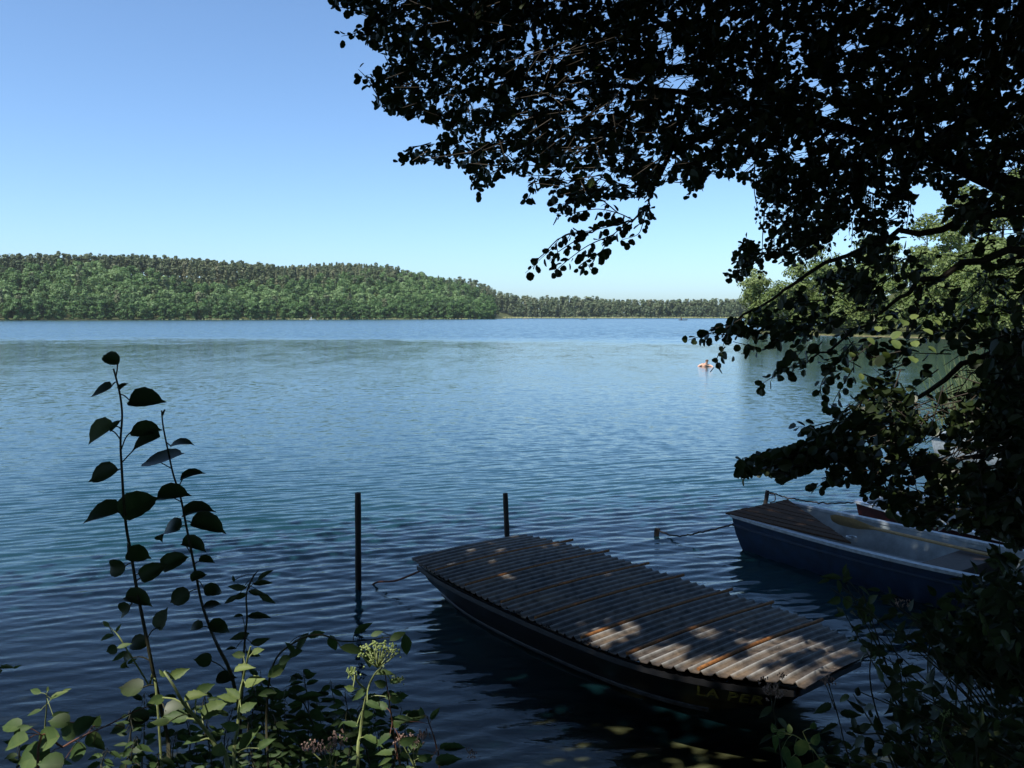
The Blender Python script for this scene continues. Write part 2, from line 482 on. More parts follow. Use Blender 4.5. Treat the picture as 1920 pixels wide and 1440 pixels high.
# ------------------------------------------------------------------ far trees
def clump_quads(C, N, S, rg, squash=.75):
    """one small bent leaf-clump face per point: centres C, facing N, size S"""
    n = len(C)
    N = unit(N)
    T = unit(np.cross(N, rg.normal(size=(n, 3))))
    B = np.cross(N, T)
    S = S[:, None]
    q = [C - T * S * rg.uniform(.7, 1.1, (n, 1)) , C - B * S * squash * rg.uniform(.7, 1.1, (n, 1)) + N * S * .25,
         C + T * S * rg.uniform(.7, 1.1, (n, 1)), C + B * S * squash * rg.uniform(.7, 1.1, (n, 1)) + N * S * .25]
    V = np.stack(q, 1).reshape(-1, 3)
    F = np.arange(n * 4).reshape(n, 4)
    return V, F

def crown_points(rg, kind, h, wd, nq, tv=.55, nrand=.15):
    """points in a crown with lobes; returns centre, outward direction, tint"""
    if kind in ('spruce',):
        t = rg.uniform(0, 1, nq) ** .8
        tier = np.round(t * 9) / 9 * .5 + t * .5
        rr = (1 - tier) * wd / 2 * rg.uniform(.45, 1.0, nq) + .08 * wd
        a = rg.uniform(0, 2 * math.pi, nq)
        z = h * (.08 + .92 * t) - rr * .35
        C = np.stack([rr * np.cos(a), rr * np.sin(a), z], 1)
        N = np.stack([np.cos(a), np.sin(a), np.full(nq, .55)], 1)
        tint = rg.uniform(.2, .8, nq)
        return C, N, tint
    if kind == 'pine':
        nl, lo = 12, .06
    else:
        nl, lo = 12, .02
    lobes = []
    for i in range(nl):
        t = rg.uniform(0, 1)
        zz = h * (lo + (1 - lo) * (.12 + .8 * t))
        prof = math.sin(math.pi * min(1, (.16 + .78 * t))) ** .7
        a = rg.uniform(0, 6.28); r0 = wd / 2 * prof * rg.uniform(.3, .75)
        lr = wd * rg.uniform(.17, .31)
        lobes.append((r0 * math.cos(a), r0 * math.sin(a), zz, lr, rg.uniform(-.22, .22)))
    L = np.array(lobes)
    if nl == 12 and kind != 'pine':
        L[0] = (0, 0, h * .22, wd * .24, 0); L[1] = (0, 0, h * .48, wd * .27, 0); L[2] = (0, 0, h * .74, wd * .24, .05)
    pick = rg.integers(0, nl, nq)
    d = unit(rg.normal(size=(nq, 3)))
    d[:, 2] = np.where(rg.uniform(size=nq) < .6, np.abs(d[:, 2]), d[:, 2])
    rr = L[pick, 3] * rg.uniform(.55, 1.08, nq)
    C = L[pick, :3] + d * rr[:, None] * np.array([1, 1, .72])
    C[:, 2] = np.minimum(C[:, 2], h * rg.uniform(.97, 1.02, nq))
    N = d + np.array([0, 0, .25]) + rg.normal(size=(nq, 3)) * nrand
    tint = np.clip(.45 + L[pick, 4] * tv + rg.normal(size=nq) * .07, 0, 1)
    return C, N, tint

def far_tree_mesh(name, rg, kind, h, wd, nq, size, mat):
    C, N, tint = crown_points(rg, kind, h, wd, nq)
    V, F = clump_quads(C, N, size * rg.uniform(.6, 1.3, nq), rg)
    if kind != 'pine':
        return np_mesh(name, V, F, mat, False, {'tint': ('FACE', tint)})
    # trunk, a square tapered stick
    r = .014 * h + .06
    tv = np.array([(sx * r * s, sy * r * s, z) for z, s in ((-.5, 1.2), (h * (.85 if kind == 'pine' else .6), .45)) for sx, sy in ((-1, -1), (1, -1), (1, 1), (-1, 1))])
    tf = np.array([(0, 1, 5, 4), (1, 2, 6, 5), (2, 3, 7, 6), (3, 0, 4, 7)]) + len(V)
    V = np.vstack([V, tv]); F = np.vstack([F, tf])
    me = np_mesh(name, V, F, mat, False, {'tint': ('FACE', np.concatenate([tint, np.zeros(4)]))})
    me.materials.append(M['bark'])
    mi = np.zeros(len(F), dtype=np.int32); mi[-4:] = 1
    me.polygons.foreach_set('material_index', mi)
    return me

PROTO = {}
def proto(kind, mat, n=5, nq=420):
    out = []
    for i in range(n):
        rg = np.random.default_rng(100 + i + hash_(kind))
        h, wd = {'pine': (17, 5.2), 'spruce': (17, 4.6), 'leafy': (14, 9.5), 'shore': (14, 8.5)}[kind]
        out.append(far_tree_mesh(kind + '_tree', rg, kind, h * rg.uniform(.92, 1.08), wd * rg.uniform(.88, 1.12), nq, {'pine': .85, 'spruce': .8, 'leafy': .72, 'shore': .68}[kind], mat))
    return out
def hash_(s):
    return sum(ord(c) * (i + 3) for i, c in enumerate(s)) % 997
PROTO['pine'] = proto('pine', M['pine'])
PROTO['spruce'] = proto('spruce', M['spruce'])
PROTO['shore'] = proto('shore', M['hill_leaf'], 6, 620)

def place(name, me, x, y, z, s, rz, label, cat, group):
    o = add_obj(name, me)
    o.location = (x, y, z); o.rotation_euler = (0, 0, rz); o.scale = (s, s, s * RNG.uniform(.92, 1.1))
    return tag(o, label, cat, group)

def forest_mesh(name, spots, mat):
    """one mass of trees: spots = list of (x,y,z,h,w,kind,tintshift,nq,size)"""
    Vs, Fs, Ts = [], [], []
    base = 0
    rg = np.random.default_rng(5)
    lib = {}
    for (x, y, z, h, wd, kind, ts, nq, size) in spots:
        key = (kind, rg.integers(0, 8), nq)
        if key not in lib:
            lib[key] = crown_points(np.random.default_rng(hash_(kind) + int(key[1]) * 17), kind, 1.0, 1.0, nq)
        C, N, t = lib[key]
        a = rg.uniform(0, 6.28); ca, sa = math.cos(a), math.sin(a)
        Cx = C[:, 0] * ca - C[:, 1] * sa; Cy = C[:, 0] * sa + C[:, 1] * ca
        Nx = N[:, 0] * ca - N[:, 1] * sa; Ny = N[:, 0] * sa + N[:, 1] * ca
        P = np.stack([Cx * wd + x, Cy * wd + y, C[:, 2] * h + z], 1)
        NN = np.stack([Nx, Ny, N[:, 2]], 1)
        V, F = clump_quads(P, NN, size * rg.uniform(.6, 1.3, nq), rg)
        Vs.append(V); Fs.append(F + base); base += len(V)
        Ts.append(np.clip(t + ts, 0, 1))
    return np_mesh(name, np.vstack(Vs), np.vstack(Fs), mat, False, {'tint': ('FACE', np.concatenate(Ts))})

def terr1(x, y):
    z, sd = terrain(np.array([x], float), np.array([y], float)); return float(z[0]), float(sd[0])

def build_forests():
    rg = np.random.default_rng(21)
    # ---- left hill: candidate points on a jittered grid
    xs, ys = np.meshgrid(np.arange(-720, 30, 8.6), np.arange(430, 1000, 8.6))
    xs = (xs + rg.uniform(-3, 3, xs.shape)).ravel(); ys = (ys + rg.uniform(-3, 3, ys.shape)).ravel()
    zs, sds = terrain(xs, ys)
    px = 960 + FPX * xs / ys
    ok = (sds > 4) & (sds < 230) & (px > -420) & (px < 962) & (xs / ys < .004)
    leaf_s, pine_s = [], []
    for x, y, z, sd, p in zip(xs[ok], ys[ok], zs[ok], sds[ok], px[ok]):
        f = rg.uniform()
        top = sd > 118 + 25 * math.sin(p * .011) and p < 700
        patch = .14 * math.sin(x * .045 + 1.0) * math.cos(y * .05) + rg.normal() * .17
        if sd < 11: continue
        if top or (p > 620 and sd > 95 and f < .4) or f < .05:
            pine_s.append((x, y, z, rg.uniform(14, 18.5), rg.uniform(5, 7), 'pine' if p < 500 or f < .3 else 'spruce', patch, 190, 1.0))
        else:
            low = sd < 38
            leaf_s.append((x, y, z, rg.uniform(8.5, 16), rg.uniform(8.5, 12.5), 'leafy', patch * 1.5 + (-.25 if low else .12), 460, .88))
    tag(add_obj('hillside_forest', forest_mesh('hillside_forest', leaf_s, M['hill_leaf'])), 'dense mixed green forest covering the slope of the hill across the lake', 'forest', kind='stuff')
    tag(add_obj('hilltop_pine_forest', forest_mesh('hilltop_pine_forest', pine_s, M['pine'])), 'brownish pine forest along the top of the hill across the lake', 'forest', kind='stuff')
    # ---- skyline pines and spruces as single trees
    n = 0
    for p in np.arange(-180, 935, 11.0):
        p += rg.uniform(-3, 3)
        d = 560 + 190 * p / 940 
        t = (p - 960) / FPX
        yy = d
        # walk up to the ridge
        for k in range(60):
            z, sd = terr1(t * yy, yy)
            if sd > 150 or yy > d + 170: break
            yy += 5
        x = t * yy
        if p < 505:
            place('pine_tree', PROTO['pine'][n % 5], x, yy, z, rg.uniform(.95, 1.12), rg.uniform(0, 6.28), 'small brownish pine on the flat skyline of the wooded hill across the lake', 'pine tree', 'pines along the hill skyline')
        else:
            if sd < 20: continue
            place('spruce_tree', PROTO['spruce'][n % 5], x, yy, z, rg.uniform(.8, 1.08), rg.uniform(0, 6.28), 'small dark pointed spruce on the falling skyline of the wooded hill across the lake', 'spruce tree', 'spruces along the falling hill skyline')
        n += 1
    # ---- trees at the water's edge under the hill
    P = np.array([(-425, 500), (-372, 538), (-345, 556), (-280, 598), (-190, 648), (-100, 700), (-30, 735), (-14, 770)], float)
    seg = np.hypot(*np.diff(P, axis=0).T); cum = np.concatenate([[0], np.cumsum(seg)])
    s = 0; n = 0
    while s < cum[-1]:
        x = np.interp(s, cum, P[:, 0]); y = np.interp(s, cum, P[:, 1])
        off = rg.uniform(2.5, 5.5)
        x2, y2 = x - off * .45, y + off * .85
        z, sd = terr1(x2, y2)
        place('broadleaf_tree', PROTO['shore'][n % 6], x2, y2, z - 1.9, rg.uniform(.8, 1.2), rg.uniform(0, 6.28), 'rounded green tree standing at the water edge below the wooded hill across the lake', 'tree', 'trees along the shore below the hill')
        s += rg.uniform(5.0, 8.0); n += 1
    # ---- far shore wood
    far = []
    for x in np.arange(-70, 420, 6.0):
        for row in range(6):
            y = 1052 + row * 8 + rg.uniform(-4, 4); xx = x + rg.uniform(-3, 3)
            z, sd = terr1(xx, y)
            k = 'pine' if row > 1 or rg.uniform() < .35 else 'leafy'
            far.append((xx, y, max(z, 0.3), rg.uniform(15, 20) * (1.12 if k == 'pine' else .8) + (4 if xx < 110 else 0) * (row > 2), rg.uniform(7, 9.5), k, rg.normal() * .12 + (.05 if k == 'pine' else -.2), 190, 1.25))
    tag(add_obj('far_shore_forest', forest_mesh('far_shore_forest', far, M['far_wood'])), 'long low strip of grey green forest on the far shore of the lake', 'forest', kind='stuff')
    # ---- pale reed belts at the far shore and under the hill
    def belt(name, pts, n, hgt, depth, label):
        pts = np.array(pts, float); sg = np.hypot(*np.diff(pts, axis=0).T); cu = np.concatenate([[0], np.cumsum(sg)])
        s = rg.uniform(0, cu[-1], n); s = np.clip(s + 9 * np.sin(s * .09) + 5 * np.sin(s * .31), 0, cu[-1])
        x = np.interp(s, cu, pts[:, 0]); y = np.interp(s, cu, pts[:, 1]) + rg.uniform(-depth, 0, n)
        C = np.stack([x, y, hgt * .45 * rg.uniform(.6, 1.1, n)], 1)
        N = rg.normal(size=(n, 3)) * np.array([.5, .5, .2]) + np.array([0, -.8, .5])
        V, F = clump_quads(C, N, hgt * .55 * rg.uniform(.6, 1.2, n), rg)
        tag(add_obj(name, np_mesh(name, V, F, M['far_reed'], False, {'tint': ('FACE', rg.uniform(0, 1, n))})), label, 'reeds', kind='stuff')
    belt('reed_belt', [(-24, 1008), (60, 1030), (200, 1044), (330, 1036)], 2600, 2.1, 14, 'pale yellow green reed belt along the far shore of the lake')
    belt('shore_reeds', [(-250, 612), (-190, 645), (-100, 697), (-34, 732)], 420, 1.1, 2, 'thin pale reeds along the foot of the wooded hill')
build_forests()

# ------------------------------------------------------------------ summer haze over the lake
def build_haze():
    mb = MB(); mb.box((0, 0, 48), (3010, 3010, 106))
    m = NT('haze'); v = m.n('ShaderNodeVolumePrincipled')
    v.inputs['Color'].default_value = (.90, .95, 1.0, 1); v.inputs['Density'].default_value = HAZE; v.inputs['Anisotropy'].default_value = .2
    m.l(v.outputs[0], m.out.inputs['Volume'])
    o = mb.build('haze', m.m, None, smooth=False)
    tag(o, 'thin pale summer haze over the whole lake', 'haze', kind='stuff')
HAZE = .00005
if HAZE: build_haze()

# ------------------------------------------------------------------ right bank: single trees
def bank_tree(x, y, h, wd, lean, seed, label, group=None, pale=0.0, nq=2600, size=.26):
    rg = np.random.default_rng(seed)
    z, sd = terr1(x, y)
    t = empty('broadleaf_tree', (x, y, z - .1), rg.uniform(0, 6.28))
    tag(t, label, 'tree', group)
    C, N, tint = crown_points(rg, 'leafy', h, wd, nq, 1.0, .3)
    # flat drooping tiers
    C[:, 2] += -.10 * np.hypot(C[:, 0], C[:, 1]) + .12 * np.sin(C[:, 0] * 2.3 + C[:, 1] * 1.7)
    V, F = clump_quads(C, N, size * rg.uniform(.6, 1.35, nq), rg)
    add_obj('crown', np_mesh('crown', V, F, M['broadleaf'], False, {'tint': ('FACE', np.clip(tint + pale, 0, 1))}), t)
    b = MB()
    b.tube(spline([(0, 0, -.4), (.1, .05, h * .3), (-.05 + lean * .2, .1, h * .6), (lean * .4, 0, h * .88)], 8), np.linspace(.016 * h + .05, .03, 8), 7)
    for k in range(5):
        a = rg.uniform(0, 6.28); z0 = h * rg.uniform(.25, .6); r = wd * rg.uniform(.25, .4)
        b.tube(spline([(0, 0, z0), (r * .5 * math.cos(a), r * .5 * math.sin(a), z0 + h * .09), (r * math.cos(a), r * math.sin(a), z0 + h * .12)], 5), np.linspace(.06, .015, 5), 5)
    b.build('trunk', M['bark'], t)
    return t

def build_right_bank():
    rg = np.random.default_rng(33)
    spec = []
    shore = np.array([(41.5, 153), (43.5, 143), (49, 131), (54.5, 121.5), (59.5, 111), (64, 101), (65, 90), (64, 80), (60, 71), (52, 60), (46, 52)], float)
    sg = np.hypot(*np.diff(shore, axis=0).T); cu = np.concatenate([[0], np.cumsum(sg)])
    s = 0
    while s < cu[-1]:
        x = np.interp(s, cu, shore[:, 0]) + rg.uniform(.5, 2); y = np.interp(s, cu, shore[:, 1]) + rg.uniform(-1, 1)
        spec.append((x, y, rg.uniform(8.5, 11.5), rg.uniform(6, 7.5), 0)); s += rg.uniform(4.2, 5.6)
    for row, (off, hh) in enumerate(((6, 11.5), (13, 12.5), (21, 13), (31, 14), (43, 14))):
        for k in range(11):
            f = (k + rg.uniform(.1, .9)) / 11
            x = np.interp(f * cu[-1], cu, shore[:, 0]) + off + rg.uniform(-2, 2); y = np.interp(f * cu[-1], cu, shore[:, 1]) + off * .35 + rg.uniform(-2, 2)
            if (x / y) > .68 or (row > 2 and y < 80): continue
            spec.append((x, y, hh * rg.uniform(.88, 1.1), rg.uniform(6.5, 8.5), row + 1))
    for i, (x, y, h, wd, row) in enumerate(spec):
        if i == 0:
            bank_tree(x, y, 11.2, 6.8, .3, 900, 'pale grey green tree at the outermost tip of the wooded bank, next to open sky', None, .3)
        elif i == 1:
            bank_tree(x, y, 11.0, 7.0, .3, 901, 'leafy tree second from the tip of the wooded bank, leaning over the water', None, .14)
        elif row == 0:
            bank_tree(x, y, h, wd, -.5, 900 + i, 'green tree overhanging the water along the sunlit wooded bank', 'trees along the water of the wooded bank', .02)
        else:
            bank_tree(x, y, h * 1.1, wd, .2, 900 + i, 'yellowish green tree on the slope behind the trees of the wooded bank', 'trees on the slope of the wooded bank', .08)
build_right_bank()
#PHASE2
# ------------------------------------------------------------------ leaves of near plants
LEAF_SHAPES = {
    # outline (u along the leaf, v half width) of one half, base to tip
    'alder': [(0, .0), (.12, .30), (.42, .5), (.78, .46), (1, .0)],
    'aspen': [(0, .02), (.02, .22), (.12, .42), (.26, .47), (.38, .51), (.5, .46), (.60, .44), (.70, .35), (.80, .26), (.90, .10), (1.06, .0)],
    'lance': [(0, .0), (.2, .30), (.45, .42), (.75, .26), (1.05, .0)],
    'nettle': [(0, .0), (.08, .30), (.2, .38), (.24, .48), (.42, .43), (.46, .50), (.62, .36), (.66, .38), (.85, .15), (1.05, 0)],
}

def leaves_mesh(name, C, A, N, L, W, shape, mat, tint, fold=.22, curl=.0, rg=None):
    """leaf blades: C base point, A axis, N upper side, L length, W width. Each leaf is two halves folded at the midrib,
    bent along its length by curl."""
    sh = LEAF_SHAPES[shape]
    n = len(C)
    A = unit(A); N = unit(N - A * np.sum(A * N, 1, keepdims=True)); B = np.cross(N, A)
    L = np.asarray(L)[:, None]; W = np.asarray(W)[:, None]
    fold = np.broadcast_to(np.asarray(fold, float), (n,))[:, None]; curl = np.broadcast_to(np.asarray(curl, float), (n,))[:, None]
    m = len(sh)
    mid, lf, rt = [], [], []
    for u, v in sh:
        ang = curl * u
        # arc: bend about B
        su = np.where(np.abs(curl) > 1e-3, np.sin(ang) / np.where(np.abs(curl) > 1e-3, curl, 1), u)
        cu = np.where(np.abs(curl) > 1e-3, (1 - np.cos(ang)) / np.where(np.abs(curl) > 1e-3, curl, 1), 0)
        P = C + A * su * L - N * cu * L
        Nn = N * np.cos(ang) + A * np.sin(ang)
        mid.append(P)
        lf.append(P + B * v * W * np.cos(fold * 1.5) + Nn * v * W * np.sin(fold * 1.5))
        rt.append(P - B * v * W * np.cos(fold * 1.5) + Nn * v * W * np.sin(fold * 1.5))
    V = np.stack(mid + lf + rt, 1)            # n, 3m, 3
    f = []
    for i in range(m - 1):
        f.append((i, i + 1, m + i + 1, m + i)); f.append((i, 2 * m + i, 2 * m + i + 1, i + 1))
    f = np.array(f)
    F = (f[None] + (np.arange(n) * 3 * m)[:, None, None]).reshape(-1, 4)
    return np_mesh(name, V.reshape(-1, 3), F, mat, True, {'tint': ('FACE', np.clip(np.repeat(tint, len(f)) + np.tile(np.array([(-.05 if k % 2 else .05) + .04 * math.sin(k * 2.3) for k in range(len(f))]), n), 0, 1))})

def simple_leaves(name, C, A, N, L, W, mat, tint):
    """leaves of the alder: rounded six-cornered halves, two faces each"""
    n = len(C)
    A = unit(A); N = unit(N - A * np.sum(A * N, 1, keepdims=True)); B = np.cross(N, A)
    L = L[:, None]; W = W[:, None]
    up = N * W * .12
    P = [C, C + A * L * .14 + B * W * .34 + up * .7, C + A * L * .52 + B * W * .53 + up, C + A * L * .88 + B * W * .34 + up * .5, C + A * L * 1.0 - N * L * .06,
         C + A * L * .88 - B * W * .34 + up * .5, C + A * L * .52 - B * W * .53 + up, C + A * L * .14 - B * W * .34 + up * .7]
    V = np.stack(P, 1).reshape(-1, 3)
    f = np.array([(0, 4, 3, 2, 1), (0, 7, 6, 5, 4)])
    F = (f[None] + (np.arange(n) * 8)[:, None, None]).reshape(-1, 5)
    return np_mesh(name, V, F, mat, False, {'tint': ('FACE', np.repeat(tint, 2))})

# ------------------------------------------------------------------ the alder over the water
CROWN = [  # outline of the part of the crown that hangs before the lake: (region, cover, nearest, farthest)
    dict(n=25000, d=(4.4, 7.4), poly=[(600, -60), (622, 0), (655, 22), (690, 30), (668, 70), (690, 80), (725, 118), (700, 128), (676, 130), (684, 160), (712, 172), (696, 190), (735, 215),
        (760, 217), (795, 232), (838, 238), (846, 248), (800, 268), (765, 276), (742, 300), (800, 305), (830, 312), (866, 312), (880, 345), (905, 355), (932, 345), (948, 320),
        (985, 335), (996, 362), (1020, 352), (1042, 392), (1100, 385), (1160, 372), (1215, 372), (1238, 345), (1260, 338), (1290, 360), (1318, 355), (1330, 325), (1372, 340), (1400, 345), (1430, 352),
        (1520, 340), (1600, 330), (1690, 345), (1760, 350), (1800, 345), (1850, 330), (1980, 400), (2060, 250), (2060, -60)]),
    dict(n=1000, d=(4.8, 6.2), poly=[(1410, 330), (1432, 400), (1432, 470), (1400, 440), (1382, 462), (1360, 518), (1392, 524), (1412, 496), (1440, 488), (1492, 500), (1540, 468), (1562, 440), (1592, 420), (1600, 385), (1585, 330)]),
    dict(n=420, d=(4.6, 5.6), poly=[(1585, 330), (1700, 340), (1722, 372), (1690, 420), (1640, 470), (1610, 470), (1600, 400)]),
    dict(n=380, d=(4.3, 5.6), poly=[(1760, 345), (1980, 350), (1980, 470), (1860, 440), (1800, 440), (1770, 420)]),
    dict(n=760, d=(4.1, 5.6), poly=[(1700, 440), (1610, 470), (1560, 500), (1470, 560), (1390, 590), (1330, 618), (1292, 636), (1340, 650), (1345, 690), (1392, 668), (1450, 660), (1500, 640), (1560, 600), (1640, 560), (1720, 520)]),
    dict(n=820, d=(4.0, 5.6), poly=[(1720, 470), (1640, 540), (1540, 610), (1470, 660), (1425, 722), (1470, 718), (1530, 690), (1580, 740), (1640, 720), (1700, 740), (1780, 690), (1860, 640), (1980, 640), (1980, 440), (1850, 440)]),
    dict(n=1750, d=(3.6, 5.2), poly=[(1640, 720), (1560, 775), (1560, 800), (1494, 802), (1520, 822), (1560, 818), (1610, 850), (1700, 850), (1800, 800), (1980, 800), (1980, 640), (1830, 660), (1740, 740)]),
    dict(n=1150, d=(3.6, 4.9), poly=[(1560, 815), (1500, 832), (1425, 852), (1382, 868), (1385, 896), (1440, 882), (1470, 906), (1520, 880), (1560, 870), (1620, 850)]),
    dict(n=1600, d=(3.5, 5.0), poly=[(1620, 840), (1560, 880), (1532, 912), (1600, 905), (1608, 948), (1650, 955), (1700, 985), (1780, 995), (1980, 1030), (1980, 800), (1800, 800), (1700, 845)]),
    dict(n=1750, d=(3.2, 4.6), poly=[(1830, 640), (1980, 600), (1980, 1060), (1850, 1000), (1800, 900), (1840, 760)]),
]
SKY_GAPS = [(1262, 160, 34, 20), (1248, 60, 18, 40), (1272, 112, 16, 22), (1700, 398, 34, 24), (1640, 372, 24, 26), (1898, 322, 18, 26), (1555, 205, 18, 10), (1548, 255, 13, 14), (1740, 378, 26, 14),
            (1590, 92, 10, 16), (1575, 128, 12, 14), (1782, 160, 12, 12), (1690, 258, 9, 10), (1405, 310, 14, 16), (1405, 140, 10, 12), (1330, 270, 16, 8), (1630, 250, 7, 8), (1535, 160, 10, 8), (1500, 300, 12, 18), (1545, 300, 12, 14),
            (1090, 285, 16, 10), (990, 95, 8, 8), (1130, 320, 14, 10), (930, 160, 8, 10), (1040, 150, 8, 12), (960, 180, 7, 6), (1165, 295, 12, 8), (1180, 345, 10, 14), (1135, 345, 10, 8), (840, 84, 10, 6), (795, 160, 12, 12),
            (1790, 700, 46, 40), (1760, 760, 40, 40), (1830, 665, 34, 18), (1620, 690, 30, 22), (1600, 640, 14, 10), (1745, 830, 28, 14), (1810, 858, 34, 12), (1865, 868, 22, 18), (1725, 905, 14, 18), (1690, 560, 26, 20), (1790, 500, 34, 26), (1840, 560, 24, 18), (1620, 500, 22, 14), (1530, 560, 18, 12), (1480, 590, 26, 14), (1575, 555, 24, 14), (1655, 525, 26, 16), (1720, 452, 26, 14), (1800, 468, 30, 14), (1885, 445, 26, 16), (1610, 590, 18, 12), (1760, 545, 22, 16), (1505, 530, 20, 10), (1900, 520, 14, 20), (1690, 700, 20, 12), (1540, 640, 16, 10)]
LIMBS = [  # (px, py, distance), radii, name
    ([(2420, 640, 4.5), (2200, 470, 4.7), (1920, 352, 5.0), (1750, 288, 5.4), (1560, 236, 5.8), (1400, 196, 6.0), (1230, 168, 6.2), (1000, 150, 6.4), (830, 180, 6.5)], (.115, .010)),
    ([(2420, 640, 4.5), (2250, 420, 4.4), (1980, 392, 4.6), (1780, 424, 4.8), (1650, 450, 4.9), (1520, 512, 5.1), (1440, 565, 5.2), (1340, 632, 5.3)], (.05, .006)),
    ([(2300, 560, 4.3), (1950, 470, 4.4), (1740, 525, 4.6), (1690, 560, 4.7), (1600, 622, 4.8), (1490, 690, 4.9)], (.032, .005)),
    ([(2360, 680, 4.2), (2150, 590, 4.2), (1930, 640, 4.3), (1790, 700, 4.4), (1660, 790, 4.6), (1540, 850, 4.7), (1400, 882, 4.8)], (.038, .005)),
    ([(2360, 900, 4.0), (2050, 800, 4.0), (1850, 850, 4.2), (1700, 900, 4.4), (1560, 905, 4.6)], (.03, .005)),
    ([(1560, 236, 5.8), (1400, 150, 5.6), (1260, 62, 5.5), (1120, -60, 5.6)], (.035, .012)),
    ([(1400, 196, 6.0), (1300, 132, 6.1), (1240, 120, 6.2), (1150, 60, 6.3), (1000, 20, 6.5)], (.025, .008)),
    ([(1750, 288, 5.4), (1840, 180, 5.2), (1900, 60, 5.2), (1930, -80, 5.4)], (.04, .02)),
    ([(1850, 325, 5.1), (1890, 290, 5.0), (1960, 230, 5.0)], (.03, .02)),
    ([(1300, 180, 6.1), (1240, 320, 5.8), (1222, 352, 5.7), (1214, 384, 5.7), (1186, 412, 5.7), (1110, 432, 5.7), (1044, 452, 5.7), (1000, 505, 5.7)], (.02, .003)),
    ([(1000, 150, 6.4), (880, 120, 6.6), (760, 60, 6.7), (650, 20, 6.8)], (.012, .003)),
    ([(1100, 158, 6.3), (960, 250, 6.2), (850, 290, 6.2), (760, 290, 6.2)], (.012, .003)),
    ([(1230, 168, 6.2), (1120, 260, 6.0), (1050, 330, 5.9), (1000, 360, 5.9)], (.012, .003)),
    ([(1560, 236, 5.8), (1500, 330, 5.5), (1460, 430, 5.4), (1390, 505, 5.4)], (.018, .003)),
    ([(1730, 525, 4.6), (1720, 580, 4.6), (1700, 640, 4.6)], (.008, .003)),
    ([(1850, 420, 4.7), (1862, 470, 4.7), (1856, 540, 4.7)], (.007, .003)),
]

def leaf_batch(rg, base, d, n_lo=4, n_hi=8, size=(.033, .074), hang=.35):
    """a short twig with alternate leaves: returns lists of base, axis, normal, length, width"""
    k = rg.integers(n_lo, n_hi)
    d = unit(d)
    side = unit(np.cross(d, rg.normal(size=3)))
    out = []
    ln = rg.uniform(.10, .24)
    for i in range(k):
        t = (i + .5) / k
        p = base + d * ln * t
        s = side * (1 if i % 2 else -1)
        a = unit(s * rg.uniform(.6, 1) + d * rg.uniform(.4, 1.0) + np.array([0, 0, -hang * rg.uniform(0, 1.5)]))
        nrm = rg.normal(size=3) * .75 + np.array([0, 0, .7])
        L = rg.uniform(*size) * (1 - .25 * t)
        out.append((p + a * .012, a, nrm, L, L * rg.uniform(.66, 1.0)))
    return out, (base, base + d * ln)

LIT = []   # sun holes are cut in the crown for these places: (point, radius)
SOFT = [(at_z(1080, 1425, -.2), .50, .50), (at_z(1300, 1425, -.2), .35, .40)]   # crown thinned so sun dapples the lake bed: (point, radius, share of leaves missing)
def sun_clear(P):
    """True for leaves that would shade one of the sunlit places"""
    bad = np.zeros(len(P), bool)
    for (c, r) in LIT:
        q = P - np.asarray(c)
        t = q @ SUNV
        dd = np.linalg.norm(q - t[:, None] * SUNV, axis=1)
        bad |= (t > .05) & (dd < r)
    rs = np.random.default_rng(len(P))
    for c, r, share in SOFT:
        q = P - np.asarray(c)
        t = q @ SUNV
        dd = np.linalg.norm(q - t[:, None] * SUNV, axis=1)
        bad |= (t > 2) & (rs.uniform(size=len(P)) < share * (1 - smoothstep(.5 * r, 1.3 * r, dd)))
    return bad

